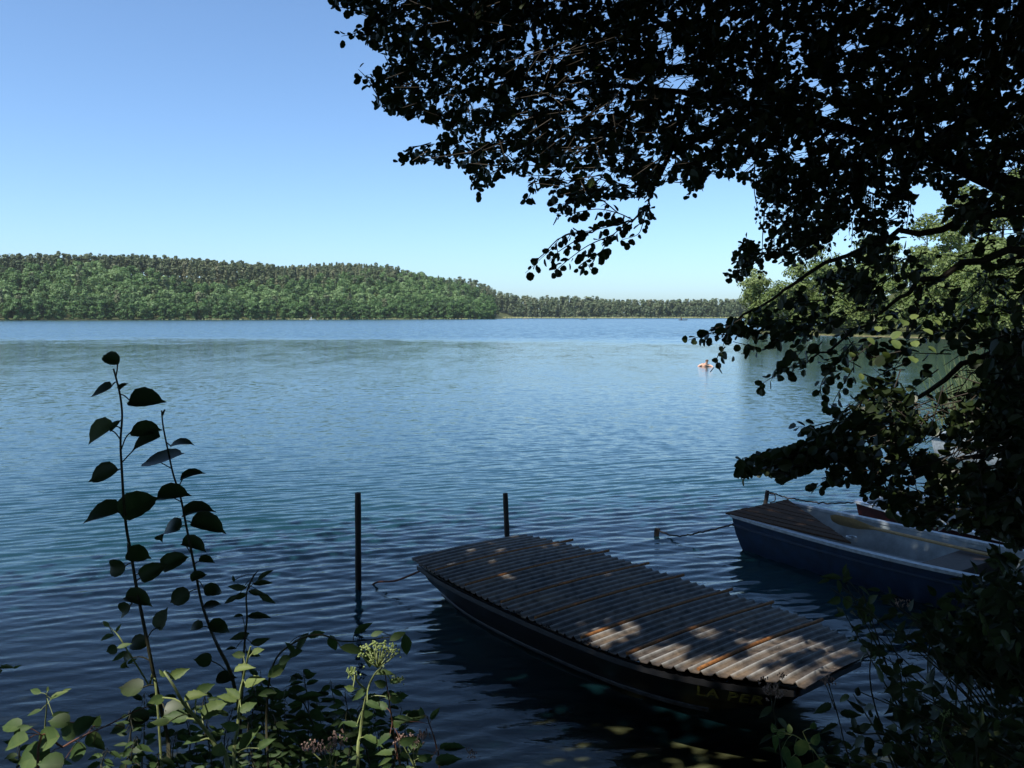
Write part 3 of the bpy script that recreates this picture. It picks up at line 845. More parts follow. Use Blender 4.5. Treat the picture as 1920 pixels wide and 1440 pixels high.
def build_alder():
    rg = np.random.default_rng(77)
    tx, ty = 4.35, 4.3
    tz = terr1(tx, ty)[0]
    t = empty('alder_tree', (0, 0, 0))
    tag(t, 'big dark alder whose leafy boughs hang over the lake and the moored boats', 'tree')
    b = MB()
    b.tube(spline([(tx + .1, ty - .1, tz - .5), (tx, ty, tz + .6), (tx - .1, ty, 3.4), (tx + .1, ty - .3, 6.0), (tx, ty - .6, 9.5)], 14), np.linspace(.27, .12, 14), 12)
    b.build('trunk', M['bark'], t)
    for pts, (r0, r1) in LIMBS:
        P = np.array([at_y(px, py, d) for px, py, d in pts])
        P = spline(P, 26)
        P[1:-1] += rg.normal(size=(24, 3)) * .012
        m_ = MB(); m_.tube(P, r0 * (r1 / r0) ** np.linspace(0, 1, 26), 8)
        m_.build('limb', M['bark'], t)
    # limbs over the bank, above and behind the viewer
    for (ex, ey, ez) in ((-4.5, 3.2, 6.6), (-5.5, -1.5, 6.8), (0, -3.5, 6.4), (-1.5, 5.6, 7.2), (6.5, -2, 6.5), (7, 6.5, 6.8), (2.0, 1.0, 6.2)):
        m_ = MB(); m_.tube(spline([(tx, ty - .3, 5.2), ((tx + ex) / 2, (ty + ey) / 2, ez), (ex, ey, ez - .2)], 12), np.linspace(.09, .015, 12), 7)
        m_.build('limb', M['bark'], t)
    # --- leaves in the part before the lake
    bases, twigs = [], []
    for reg in CROWN:
        poly = np.array(reg['poly'], float)
        lo, hi = poly.min(0), poly.max(0)
        got = 0; want = reg['n'] / 5.5
        ctr = poly.mean(0)
        while got < want:
            q = rg.uniform(lo, hi)
            if not in_poly(q[0:1], q[1:2], reg['poly'])[0]: continue
            got += 1
            dist = rg.uniform(*reg['d'])
            P = at_y(q[0], q[1], dist)
            d = np.array([-.75 + rg.normal() * .5, rg.normal() * .55, -.25 + rg.normal() * .4])
            lv, tw = leaf_batch(rg, P - unit(d) * .1, d)
            for l in lv: bases.append((*l, reg))
            if rg.uniform() < .85: twigs.append(tw)
    C = np.array([x[0] for x in bases]); A = np.array([x[1] for x in bases]); N = np.array([x[2] for x in bases])
    L = np.array([x[3] for x in bases]); W = np.array([x[4] for x in bases])
    mid = C + unit(A) * L[:, None] * .5
    px, py, _ = project(mid)
    keep = np.zeros(len(C), bool)
    for reg in CROWN: keep |= in_poly(px, py, reg['poly'])
    for gx, gy, gw, gh in SKY_GAPS:
        inside = ((px - gx) / gw) ** 2 + ((py - gy) / gh) ** 2 < 1
        keep &= ~(inside & (rg.uniform(size=len(C)) < .93))
    keep &= ~sun_clear(mid)
    C, A, N, L, W = C[keep], A[keep], N[keep], L[keep], W[keep]
    n_front = len(C)
    tint = np.clip(rg.beta(2, 3.2, n_front), 0, 1)
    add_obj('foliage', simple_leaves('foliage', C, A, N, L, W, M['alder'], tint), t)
    # --- hanging sprays with few leaves, drawn along their twigs
    sp = []
    tw2 = MB()
    def spray(pts, d, every=17, size=(.032, .058), jit=10, sub=0):
        P2 = spline(np.array(pts, float), 40)
        W3 = np.array([at_y(x, y, d) for x, y in P2])
        tw2.tube(W3, np.linspace(.0045, .0015, 40), 5)
        ln = np.concatenate([[0], np.cumsum(np.hypot(*np.diff(P2, axis=0).T))])
        s = rg.uniform(0, every)
        k = 0
        while s < ln[-1]:
            i = int(np.searchsorted(ln, s)); i = min(i, 39)
            tang = unit(W3[min(i + 1, 39)] - W3[max(i - 1, 0)])
            for rep_ in range(rg.integers(1, 3)):
                sd_ = unit(np.cross(tang, rg.normal(size=3))) * (1 if k % 2 else -1)
                a = unit(sd_ + tang * .5 + np.array([0, 0, -.6]))
                LL = rg.uniform(*size)
                sp.append((W3[i] + a * rg.uniform(.01, .03), a, rg.normal(size=3) + np.array([0, -.4, .3]), LL, LL * rg.uniform(.75, 1)))
                k += 1
            s += every * rg.uniform(.6, 1.4)
        return
    for pts in ([(1222, 352), (1214, 384), (1186, 412), (1110, 432), (1060, 440), (1030, 470), (985, 512)], [(1186, 412), (1160, 400), (1120, 392), (1070, 400), (1040, 400)], [(1186, 412), (1150, 440), (1128, 470), (1108, 490)],
                [(1150, 440), (1100, 462), (1050, 500), (1042, 512)], [(1110, 432), (1050, 470), (1030, 490)], [(1214, 384), (1205, 420), (1195, 440), (1165, 450)], [(1190, 410), (1215, 390), (1220, 405)],
                [(1160, 400), (1120, 372), (1075, 380), (1035, 385)], [(1130, 470), (1085, 500), (1110, 495)]):
        spray(pts, 5.7 + rg.uniform(-.15, .15), 8, (.034, .066))
    for pts in ([(720, 200), (690, 150), (672, 130)], [(850, 290), (790, 292), (745, 300)], [(700, 40), (665, 62), (640, 68)], [(700, 10), (655, 14), (628, 14)], [(1440, 470), (1400, 500), (1362, 520)], [(1400, 600), (1340, 622), (1290, 638)],
                [(1360, 650), (1345, 670), (1342, 690)], [(1500, 680), (1460, 700), (1422, 724)], [(1560, 790), (1520, 800), (1490, 800)], [(1460, 850), (1420, 862), (1384, 868)], [(1460, 870), (1420, 880), (1388, 894)], [(1580, 880), (1550, 900), (1532, 914)],
                [(880, 330), (890, 350), (900, 358)], [(1000, 340), (995, 362), (990, 372)], [(1300, 345), (1295, 362), (1290, 368)], [(1600, 690), (1570, 740), (1560, 760)], [(1600, 640), (1540, 720), (1555, 770)]):
        spray(pts, rg.uniform(4.9, 5.6) if pts[0][1] > 400 else rg.uniform(5.6, 6.4), 9, (.042, .062))
    # strings of small hanging leaves and cones
    for k in range(46):
        x = rg.uniform(1415, 1600) if k < 30 else rg.uniform(1600, 1720); y = rg.uniform(280, 400) if k < 30 else rg.uniform(330, 370)
        ln = rg.uniform(50, 130) if k < 30 else rg.uniform(30, 90)
        spray([(x, y), (x + rg.normal() * 6, y + ln * .5), (x + rg.normal() * 8, y + ln)], rg.uniform(5, 5.8), 7, (.016, .030))
    # a spray hanging in a hole of the crown
    C2 = np.array([x[0] for x in sp]); A2 = np.array([x[1] for x in sp]); N2 = np.array([x[2] for x in sp]); L2 = np.array([x[3] for x in sp]); W2 = np.array([x[4] for x in sp])
    tn = np.clip(rg.beta(2, 3.0, len(C2)), 0, 1)
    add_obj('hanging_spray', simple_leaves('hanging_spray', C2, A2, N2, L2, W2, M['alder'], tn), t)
    ls = []  # leaf colour brightened to paint sunlight onto this spray
    for (x, y, s) in [(1695, 600, .07), (1690, 622, .075), (1672, 638, .07), (1712, 640, .06), (1730, 618, .065), (1705, 668, .07), (1740, 650, .06), (1660, 660, .06), (1645, 612, .055), (1625, 635, .06), (1720, 590, .06), (1752, 600, .05), (1668, 592, .05), (1600, 662, .05), (1580, 690, .055), (1612, 700, .045)]:
        ls.append((at_y(x, y, 3.75 + rg.uniform(-.12, .12)), unit(np.array([rg.normal() * .6 - .3, -.5 + rg.normal() * .4, -.25])), np.array([rg.normal() * .3 - .15, -.45, 1.0]), s * .75, s * .62))
    add_obj('sun_tinted_foliage', leaves_mesh('sun_tinted_foliage', np.array([x[0] for x in ls]), np.array([x[1] for x in ls]), np.array([x[2] for x in ls]), np.array([x[3] for x in ls]), np.array([x[4] for x in ls]), 'alder', M['weed'], rg.uniform(.7, 1, len(ls)), .15, .5), t)
    # --- unseen upper crown added over the bank to shade the boats and the bank
    n = 190000
    P = np.stack([rg.uniform(-11.5, 11.5, n), rg.uniform(-9.5, 11, n), rg.uniform(5.6, 9.6, n)], 1)
    r2 = (P[:, 0] / 11.5) ** 2 + ((P[:, 1] - .5) / 10.5) ** 2
    P[:, 2] -= 1.4 * r2
    # unseen leaf shell added low behind the viewer to block light
    nb = 22000; a_ = rg.uniform(R(150), R(395), nb); rr_ = rg.uniform(5.0, 8.5, nb)
    Pb = np.stack([rr_ * np.cos(a_), rr_ * np.sin(a_) + .5, rg.uniform(1.6, 6.5, nb)], 1)
    Pb = Pb[Pb[:, 1] < 3.0]
    P = np.vstack([P, Pb]); r2 = np.concatenate([r2, np.zeros(len(Pb))]); n = len(P)
    ok = (r2 < 1) & (rg.uniform(size=len(P)) < 1.0 - .97 * smoothstep(.38, 1.0, r2))
    qx, qy, qc = project(P)
    vis = (qc > 0) & (qx > -110) & (qx < 2010) & (qy > -100) & (qy < 1500)
    ok &= ~vis & ~sun_clear(P) & (np.linalg.norm(P - CAM, axis=1) > 1.6)
    P = P[ok]; n = len(P)
    A3 = unit(rg.normal(size=(n, 3)) * np.array([1, 1, .4])); N3 = rg.normal(size=(n, 3)) * .5 + np.array([0, 0, 1.0])
    L3 = rg.uniform(.13, .20, n)
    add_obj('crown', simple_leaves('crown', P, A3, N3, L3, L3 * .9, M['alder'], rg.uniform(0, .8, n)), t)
    # twigs
    for a_, b_ in twigs:
        m2 = (a_ + b_) / 2
        qx, qy, _ = project(np.array([a_, b_]))
        inside = False
        for reg in CROWN:
            if in_poly(qx, qy, reg['poly']).all(): inside = True; break
        if inside: tw2.tube([a_, b_], [.0036, .0016], 4, cap=False)
    tw2.build('twigs_and_branchlets' if False else 'branchlet', M['twig'], t, smooth=False)
# ------------------------------------------------------------------ boats, posts, ropes
M['tar'] = plain('tarred_hull', (.012, .012, .013), .3, .38, 9, .5, bstr=.25)
M['tar_worn'] = plain('worn_chine', (.05, .052, .056), .4, .5, 14, .5, alt=(.016, .016, .017))
M['rust'] = plain('rusty_bar', (.30, .13, .035), .35, .75, 40, .3, alt=(.14, .055, .02))
M['rust_dark'] = plain('dark_rusty_iron', (.035, .024, .02), .4, .7, 30, .4)
M['post'] = plain('weathered_post', (.045, .038, .032), .45, .8, 25, .25, stretch=(1, 1, .2), bstr=.4)
M['rail'] = plain('pale_rail_paint', (.33, .38, .42), .25, .5, 18, .4, alt=(.19, .21, .22))
M['blue'] = plain('faded_blue_paint', (.012, .030, .066), .3, .55, 7, .4, alt=(.010, .019, .036))
M['inner'] = plain('pale_inside_paint', (.27, .32, .34), .3, .6, 6, .3, alt=(.17, .20, .21))
M['plank'] = plain('brown_deck_plank', (.058, .036, .024), .35, .95, 20, .08, stretch=(.3, 3, 3), bstr=.4)
M['thwart'] = plain('dark_thwart_wood', (.05, .034, .024), .35, .7, 16, .3)
M['oar'] = plain('tan_oar_wood', (.34, .23, .10), .25, .55, 14, .35, stretch=(.3, 3, 3))
M['red'] = plain('dark_red_paint', (.07, .014, .012), .35, .5, 9, .4)
M['white'] = plain('white_paint', (.72, .73, .72), .15, .45, 9, .4)
M['rope'] = plain('dark_rope', (.035, .032, .03), .35, .85, 60, .2)
M['rope_red'] = plain('reddish_rope', (.12, .05, .035), .35, .85, 60, .2)
M['yellow'] = plain('yellow_letter_paint', (.36, .27, .05), .4, .6, 30, .3, alt=(.13, .10, .03))

def sheet_mat():
    m = NT('corrugated_sheet')
    o = m.obj()
    n1 = m.noise(2.2, 6, .65, o); n2 = m.noise(11, 5, .6, o); n3 = m.noise(45, 3, .6, o)
    c1 = m.ramp(n1, [(.32, (.030, .028, .027)), (.5, (.10, .078, .058)), (.66, (.165, .118, .075)), (.8, (.14, .11, .04))])
    c2 = m.ramp(n2, [(.30, (.03, .027, .024)), (.55, (1, 1, 1)), (.8, (1, 1, 1))])
    mx = m.n('ShaderNodeMix', data_type='RGBA', blend_type='MULTIPLY'); mx.inputs['Factor'].default_value = .65
    m.l(c1, mx.inputs['A']); m.l(c2, mx.inputs['B'])
    sp = m.ramp(n3, [(.70, (0, 0, 0)), (.78, (1, 1, 1))])
    m2 = m.n('ShaderNodeMix', data_type='RGBA'); m2.inputs['B'].default_value = (.34, .30, .26, 1)
    m.l(sp, m2.inputs['Factor']); m.l(mx.outputs['Result'], m2.inputs['A'])
    rg_ = m.ramp(n2, [(.3, (.75, .75, .75)), (.7, (.5, .5, .5))])
    # crests painted pale as a sky highlight along the ridges
    shine = m.n('ShaderNodeMath', operation='MULTIPLY'); m.l(m.attr('crest'), shine.inputs[0]); m.l(m.ramp(n2, [(.25, (.35, .35, .35)), (.6, (.9, .9, .9))]), shine.inputs[1])
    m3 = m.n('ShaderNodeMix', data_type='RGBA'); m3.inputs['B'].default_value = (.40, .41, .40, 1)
    m.l(shine.outputs[0], m3.inputs['Factor']); m.l(m2.outputs['Result'], m3.inputs['A'])
    return m.done(m.pbsdf(m3.outputs['Result'], rg_, .22, bump=n3, bstr=.15, bdist=.004))
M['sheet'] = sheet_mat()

class Frame:
    """local frame of a boat: u along it, v across, origin on the water"""
    def __init__(self, S, u):
        self.S = np.array([S[0], S[1], 0.0]); self.u = unit(np.array([u[0], u[1], 0.0])); self.v = np.array([-self.u[1], self.u[0], 0.0])
        if self.v[0] < 0: self.v = -self.v
    def __call__(self, u, v, z):
        return self.S + self.u * u + self.v * v + np.array([0, 0, z])
    def obj(self, name):
        return empty(name, tuple(self.S))

def hull_shell(F, st, ztop, zin, rake0=.12, rake1=.25, t=.035):
    """st: (u, half width at rim, half width at water, rim height). Returns outer MB and inner MB in world space."""
    n = len(st)
    out, inn = MB(), MB()
    ro, ri = [], []
    uL = st[-1][0]
    for k, (u, ht, hw, zt) in enumerate(st):
        f = u / uL
        ub = u + rake0 * (1 - f) ** 3 - rake1 * f ** 4
        zb = -.12 + .05 * (1 - f) ** 4 + .26 * f ** 5
        hb = hw * .86
        ro.append([F(u, -ht, zt), F((u + ub) / 2, -(ht * .6 + hw * .4), zt * .45 + .02), F(ub, -hw, 0.015 + max(0, zb + .1) * .8), F(ub, -hb, zb), F(ub, hb, zb), F(ub, hw, 0.015 + max(0, zb + .1) * .8), F((u + ub) / 2, (ht * .6 + hw * .4), zt * .45 + .02), F(u, ht, zt)])
        cu = min(max(u, t + .02), uL - t - .02)
        ri.append([F(cu, -(ht - t), zt - .004), F(cu, -(hw - t * 1.2), zin), F(cu, hw - t * 1.2, zin), F(cu, ht - t, zt - .004)])
    out.grid(ro)
    out.f.append(tuple(range(7, -1, -1))); out.f.append(tuple(8 * (n - 1) + k for k in range(8)))
    inn.grid(ri)
    inn.f.append((0, 1, 2, 3)); inn.f.append(tuple(4 * (n - 1) + k for k in (3, 2, 1, 0)))
    return out, inn

def rim(F, st, w, h, lift=.0, ends=(True, True)):
    """rail board along the rim, butted at the corners"""
    mb = MB()
    for sgn in (-1, 1):
        rows = []
        for (u, ht, hw, zt) in st:
            rows.append([F(u, sgn * (ht - w * .55), zt + lift), F(u, sgn * (ht + w * .45), zt + lift), F(u, sgn * (ht + w * .45), zt + lift + h), F(u, sgn * (ht - w * .55), zt + lift + h)])
        mb.grid(rows, closed=True)
        o = len(mb.v) - 4 * len(rows)
        mb.f.append((o, o + 1, o + 2, o + 3)); q = len(mb.v) - 4; mb.f.append((q + 3, q + 2, q + 1, q))
    for flag, s in zip(ends, (st[0], st[-1])):
        if flag:
            mb.box(F(s[0], 0, s[3] + lift + h / 2), (w, 2 * (s[1] - w * .56), h * .98), axes=(F.u, F.v, (0, 0, 1)))
    return mb

def dense(st, n):
    a = np.array(st, float)
    return [tuple(r) for r in spline(a, n)]

def text_mesh(body, size, depth):
    cu = bpy.data.curves.new('letters', 'FONT'); cu.body = body; cu.size = size; cu.extrude = depth; cu.offset = size * .022
    cu.space_character = 1.12
    o = bpy.data.objects.new('letters', cu); COL.objects.link(o)
    bpy.context.view_layer.update()
    me = bpy.data.meshes.new_from_object(o.evaluated_get(bpy.context.evaluated_depsgraph_get()))
    bpy.data.objects.remove(o); bpy.data.curves.remove(cu)
    return me

def world_mesh_to(obj_root, o):
    """part built in world coordinates: keep it in place under its thing"""
    o.parent = obj_root
    o.matrix_parent_inverse = Matrix.Translation(-Vector(obj_root.location))
    return o

def build_punt():
    F = Frame((-.41, 9.3), (.625, -.78))
    st = dense([(0, .74, .50, .38), (.55, .83, .62, .375), (1.2, .87, .69, .37), (2.0, .885, .70, .37), (2.9, .875, .65, .38), (3.45, .81, .55, .40), (3.95, .63, .37, .42), (4.3, .42, .20, .44)], 22)
    root = F.obj('punt')
    tag(root, 'long black punt under a ribbed grey corrugated sheet, moored by the two posts', 'boat')
    out, inn = hull_shell(F, st, .38, .06, .10, .34)
    def part(mb, name, mat, parent=None, **k):
        o = mb.build(name, mat, None, **k); return world_mesh_to(root, o)
    part(out, 'hull', M['tar'], angle=50)
    # worn chine strip just above the water, on both sides
    ch = MB()
    for sgn in (-1, 1):
        rows = []
        for (u, ht, hw, zt) in st[:18]:
            f = u / 4.3; ub = u + .10 * (1 - f) ** 3 - .34 * f ** 4
            rows.append([F(ub, sgn * (hw + .004), .012), F(ub, sgn * (hw + .016), .018), F(ub, sgn * (hw + .024), .045), F(ub, sgn * (hw + .014), .055)])
        ch.grid(rows)
    part(ch, 'chine', M['tar_worn'])
    part(rim(F, [(u, ht + .004, hw, zt - .05) for (u, ht, hw, zt) in st], .045, .045), 'gunwale', M['tar'], smooth=False)
    # corrugated sheet
    rg = np.random.default_rng(3)
    lam = .0955; n = 47
    per = 10
    us = np.linspace(-.06, -.06 + n * lam, n * per + 1)
    us = us[us < 4.43]
    sa = np.array(st)
    hw = np.interp(us, sa[:, 0], sa[:, 1]) + .055
    zt = np.interp(us, sa[:, 0], sa[:, 3]) + .055 + .012 * np.sin(us * 1.7)
    ph = 2 * math.pi * (us + .06) / lam
    prof = .022 * np.maximum(0, np.cos(ph)) ** 2.2 - .006
    edge = np.repeat(rg.uniform(-.007, .007, n + 2), per)[:len(us)]
    cols = np.linspace(-1, 1, 9)
    bend = .02 * (1 - cols ** 2)
    top = [[F(u + .05 * c * .0, c * (h + e), z + p + b_) for c, b_ in zip(cols, bend)] for u, h, z, p, e in zip(us, hw, zt, prof, edge)]
    sh = MB(); sh.grid(top)
    low = [[p - np.array([0, 0, .006]) for p in r] for r in top]
    sh.grid(low)
    for a_, b_ in ((0, 0), (-1, -1)):
        sh.grid([[r[a_] for r in top], [r[b_] for r in low]])
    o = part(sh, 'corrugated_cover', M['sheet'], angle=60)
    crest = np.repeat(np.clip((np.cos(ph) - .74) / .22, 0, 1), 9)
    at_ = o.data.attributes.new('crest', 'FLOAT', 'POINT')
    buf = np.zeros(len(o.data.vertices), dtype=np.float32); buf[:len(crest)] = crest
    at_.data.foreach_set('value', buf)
    # bars lying across, their ends sticking out on the far side
    for u, ex in zip((.42, 1.0, 1.58, 2.13, 2.62, 3.12, 3.69), (.17, .13, .12, .10, .12, .10, .09)):
        k = round((u + .06) / lam - .5) + .5
        uu = k * lam - .06
        h = np.interp(uu, sa[:, 0], sa[:, 1]); z = np.interp(uu, sa[:, 0], sa[:, 3]) + .055 + .012 * math.sin(uu * 1.7) + .006
        mb = MB(); mb.tube([F(uu, v * 1.0, z + .02 * (1 - min(1, abs(v) / h) ** 2)) for v in np.linspace(-h - .01, h + .055 + ex, 12)], .0145, 8)
        b = part(mb, 'crossbar', M['rust'])
    # small loops and scraps along the near edge
    for u in (1.0, 1.9, 2.3, 2.75):
        mb = MB(); h = np.interp(u, sa[:, 0], sa[:, 1])
        P0 = F(u, -(h + .03), .43)
        mb.tube([P0 + np.array([.03 * math.cos(a), .02 * math.sin(a), .018 * math.sin(2 * a) - .01]) for a in np.linspace(0, 5.2, 12)], .006, 6)
        part(mb, 'tie_wire', M['rust_dark'])
    # letters on the near side
    me = text_mesh('LA PER', .155, .003)
    me.materials.append(M['yellow'])
    lo = bpy.data.objects.new('lettering', me); COL.objects.link(lo)
    u0, u1 = 3.22, 3.98
    def side(u, f):
        ht = np.interp(u, sa[:, 0], sa[:, 1]); hw_ = np.interp(u, sa[:, 0], sa[:, 2]); z = np.interp(u, sa[:, 0], sa[:, 3])
        ff = u / 4.3; ub = u + .10 * (1 - ff) ** 3 - .34 * ff ** 4
        lowp = F((u + ub) / 2, -(ht * .6 + hw_ * .4), z * .45 + .02); topp = F(u, -ht, z)
        return lowp * (1 - f) + topp * f
    # bend the letters onto the curved side
    for v in me.vertices:
        u = 3.70 + v.co.x * .9
        base = side(u, .14); up_ = unit(side(u, .9) - base)
        along = unit(side(u + .03, .14) - base); nrm = unit(np.cross(along, up_))
        if nrm[1] > 0: nrm = -nrm
        v.co = Vector(base + up_ * v.co.y + nrm * (.006 + v.co.z * 1.0))
    world_mesh_to(root, lo)
    return F, root
PUNT, _ = build_punt()

def build_blue_boat():
    F = Frame((3.31, 11.10), (.59, -.807))
    root = F.obj('rowing_boat')
    tag(root, 'blue flat-ended rowing boat with pale rail, brown planked bow deck and an oar inside', 'boat')
    st = dense([(0, .62, .50, .44), (.8, .68, .58, .42), (1.8, .72, .62, .405), (2.8, .70, .60, .41), (3.7, .60, .50, .43), (4.4, .46, .36, .46)], 18)
    def part(mb, name, mat, **k):
        return world_mesh_to(root, mb.build(name, mat, None, **k))
    out, inn = hull_shell(F, st, .44, .09, .06, .2)
    part(out, 'hull', M['blue'], angle=50)
    part(inn, 'inside_lining', M['inner'], angle=50)
    part(rim(F, st, .085, .035), 'rail', M['rail'], smooth=False)
    # rubbing strake
    mb = MB()
    for sgn in (-1, 1):
        mb.grid([[F(u, sgn * (ht * .8 + hw * .2 + .003), zt * .72), F(u, sgn * (ht * .8 + hw * .2 + .018), zt * .74), F(u, sgn * (ht * .8 + hw * .2 + .018), zt * .79), F(u, sgn * (ht * .82 + hw * .18 + .003), zt * .81)] for (u, ht, hw, zt) in st])
    part(mb, 'strake', M['blue'])
    # planked deck, a triangle: from the flat end back along the near side
    mb = MB()
    npl = 9
    A = np.array([-.07, -.66]); B = np.array([-.07, .66]); Cc = np.array([1.66, -.60])
    for k in range(npl):
        f0, f1 = k / npl, (k + .88) / npl
        a0 = A * (1 - f0) + B * f0; a1 = A * (1 - f1) + B * f1
        c0 = Cc * (1 - f0) + B * f0; c1 = Cc * (1 - f1) + B * f1
        if k == 0: pass
        zt, th = .488 + .004 * ((k * 7) % 3), .022
        P = [F(*a0, zt), F(*c0, zt - .02), F(*c1, zt - .02), F(*a1, zt)]
        mb.add([p - np.array([0, 0, th]) for p in P] + P, [(3, 2, 1, 0), (4, 5, 6, 7), (0, 1, 5, 4), (1, 2, 6, 5), (2, 3, 7, 6), (3, 0, 4, 7)])
    part(mb, 'planked_deck', M['plank'], smooth=False)
    # pale ring at the tip of the deck
    mb = MB()
    R0 = F(1.60, -.50, .485)
    mb.tube([R0 + F.u * .05 * math.cos(a) + F.v * .05 * math.sin(a) + np.array([0, 0, .012]) for a in np.linspace(.2, 5.2, 14)], .011, 7)
    part(mb, 'mooring_ring', M['rail'])
    # seats
    for u0, u1, zz in ((2.35, 2.75, .34), (3.6, 3.95, .36)):
        mb = MB()
        h = np.interp((u0 + u1) / 2, [s[0] for s in st], [s[1] for s in st]) - .06
        mb.box(F((u0 + u1) / 2, 0, zz), (u1 - u0, 2 * h, .03), axes=(F.u, F.v, (0, 0, 1)))
        mb.box(F(u1 - .03, 0, (zz + .09) / 2), (.03, 2 * h - .12, zz - .12), axes=(F.u, F.v, (0, 0, 1)))
        part(mb, 'thwart', M['thwart'], smooth=False)
    return F, root
BLUE, _ = build_blue_boat()

def build_oar():
    F = BLUE
    t = empty('oar', tuple(F(1.6, .45, .33)))
    tag(t, 'tan wooden oar lying along the far side inside the blue boat', 'oar')
    a, b = F(.70, .48, .40), F(3.05, .40, .385)
    d = unit(b - a); s = unit(np.cross(d, (0, 0, 1)))
    mb = MB(); mb.tube([a + d * x for x in np.linspace(.55, 2.35, 8)], np.linspace(.021, .019, 8), 8)
    world_mesh_to(t, mb.build('shaft', M['oar']))
    mb = MB(); rows = []
    for x in np.linspace(0, .62, 8):
        f = x / .62; w_ = .085 * min(1, .55 + f * 3) * (1 if f < .55 else 1 - (f - .55) / .45 * .72); th = .008 + .012 * f
        c = a + d * x; nn = np.cross(s, d)
        ss = unit(s * .5 + np.array([0, 0, .86]))
        n2 = unit(np.cross(ss, d))
        rows.append([c - ss * w_, c + n2 * th, c + ss * w_, c - n2 * th])
    mb.grid(rows, closed=True); mb.f.append((0, 1, 2, 3)); mb.f.append(tuple(28 + k for k in (3, 2, 1, 0)))
    world_mesh_to(t, mb.build('blade', M['oar'], angle=60))
build_oar()

def build_side_boat(name, label, S, u, L, hullm, railm, w=.6, z=.42):
    F = Frame(S, u); root = F.obj(name); tag(root, label, 'boat')
    st = dense([(0, w * .86, w * .7, z), (L * .25, w, w * .84, z * .96), (L * .6, w, w * .84, z * .96), (L * .85, w * .75, w * .55, z * 1.02), (L, w * .4, w * .22, z * 1.1)], 14)
    out, inn = hull_shell(F, st, z, .09, .06, .2)
    for mb, nm, mt, sm in ((out, 'hull', hullm, True), (inn, 'inside_lining', M['inner'], True), (rim(F, st, .09, .035), 'rail', railm, False)):
        world_mesh_to(root, mb.build(nm, mt, None, smooth=sm, angle=50))
    mb = MB(); mb.box(F(L * .45, 0, z * .75), (.3, 2 * w - .14, .03), axes=(F.u, F.v, (0, 0, 1)))
    world_mesh_to(root, mb.build('thwart', M['thwart'], smooth=False))
    return F
RED = build_side_boat('red_boat', 'dark red boat with a whitish rail, behind the blue boat', (5.28, 12.0), (.45, -.89), 4.0, M['red'], M['white'], .62, .40)
build_side_boat('white_boat', 'white boat lying farther along the bank, mostly hidden by the alder leaves', (9.3, 18.3), (.62, -.78), 4.0, M['rail'], M['rail'], .6, .45)

def post(name, px, py_water, y_top_px, r, label, lean=(0, 0), depth=1.2):
    B = at_z(px, py_water)
    top = 3 - B[1] * (y_top_px - 592) / 1600.0
    mb = MB()
    pts = [B + np.array([-lean[0] * depth / max(top, .1) * .5, 0, -depth]), B, B + np.array([lean[0] * .5, lean[1] * .5, top * .5]), B + np.array([lean[0], lean[1], top])]
    pts = spline(pts, 9); rr = r * (1 + .05 * np.sin(np.arange(9) * 2.1))
    mb.tube(pts - np.array([B[0], B[1], 0]), rr, 12)
    o = mb.build(name, M['post'], None, bevel=.003)
    o.location = (B[0], B[1], 0)
    tag(o, label, 'post', 'mooring posts')
    return B, top
post('mooring_post', 672, 1104, 927, .034, 'tall dark mooring post standing alone in open water beside the punt', (.01, 0))
post('mooring_post', 951, 1016, 928, .034, 'shorter dark mooring post behind the flat end of the punt', (-.025, 0))
PB, ptop = post('mooring_post', 1434, 955, 923, .032, 'short stub of a post rising behind the deck of the blue boat', (.035, 0))
SB, stop_ = post('mooring_post', 1231, 1004, 996, .036, 'very short post stump barely above the water between punt and blue boat', (.01, 0))

def rope(name, pts, r, mat, label, cat='rope', wob=.0):
    P = spline(np.array(pts, float), 40)
    rg = np.random.default_rng(len(name) + abs(int(pts[0][0] * 100)))
    P[1:-1] += rg.normal(size=(38, 3)) * wob
    mb = MB(); mb.tube(P - P[0], r, 7)
    o = mb.build(name, mat); o.location = tuple(P[0]); tag(o, label, cat)
    return o
PS = PUNT(-.02, -.70, .30)
W0 = at_z(700, 1096, 0)
rope('mooring_rope', [PS, (PS + W0) / 2 + np.array([0, 0, -.03]), W0 + np.array([0, 0, .005]), W0 + np.array([-.1, .02, -.25])], .011, M['rope_red'], 'reddish mooring line from the corner of the punt down into the water')
# loop hanging under the line
BS = BLUE(.02, -.62, .34)
S2 = SB + np.array([0, 0, stop_ * .7])
rope('mooring_chain', [S2, S2 * .7 + BS * .3 + np.array([0, 0, -.10]), S2 * .35 + BS * .65 + np.array([0, 0, -.06]), BS], .011, M['rope'], 'thin dark chain from the short stump to the blue boat', 'chain', .004)
P3 = PB + np.array([.03, 0, ptop * .92]); R3 = RED(.02, -.53, .40)
rope('mooring_chain', [P3, P3 * .75 + R3 * .25 + np.array([0, 0, -.05]), P3 * .4 + R3 * .6 + np.array([0, 0, -.07]), R3], .011, M['rope'], 'dark chain from the post stub across to the red boat', 'chain', .006)
rope('rope_loop', [P3, P3 + np.array([.10, -.02, -.02]), P3 + np.array([.11, -.05, -.12]), P3 + np.array([.03, -.05, -.16])], .008, M['rope'], 'small rope end hanging from the post stub behind the blue boat')

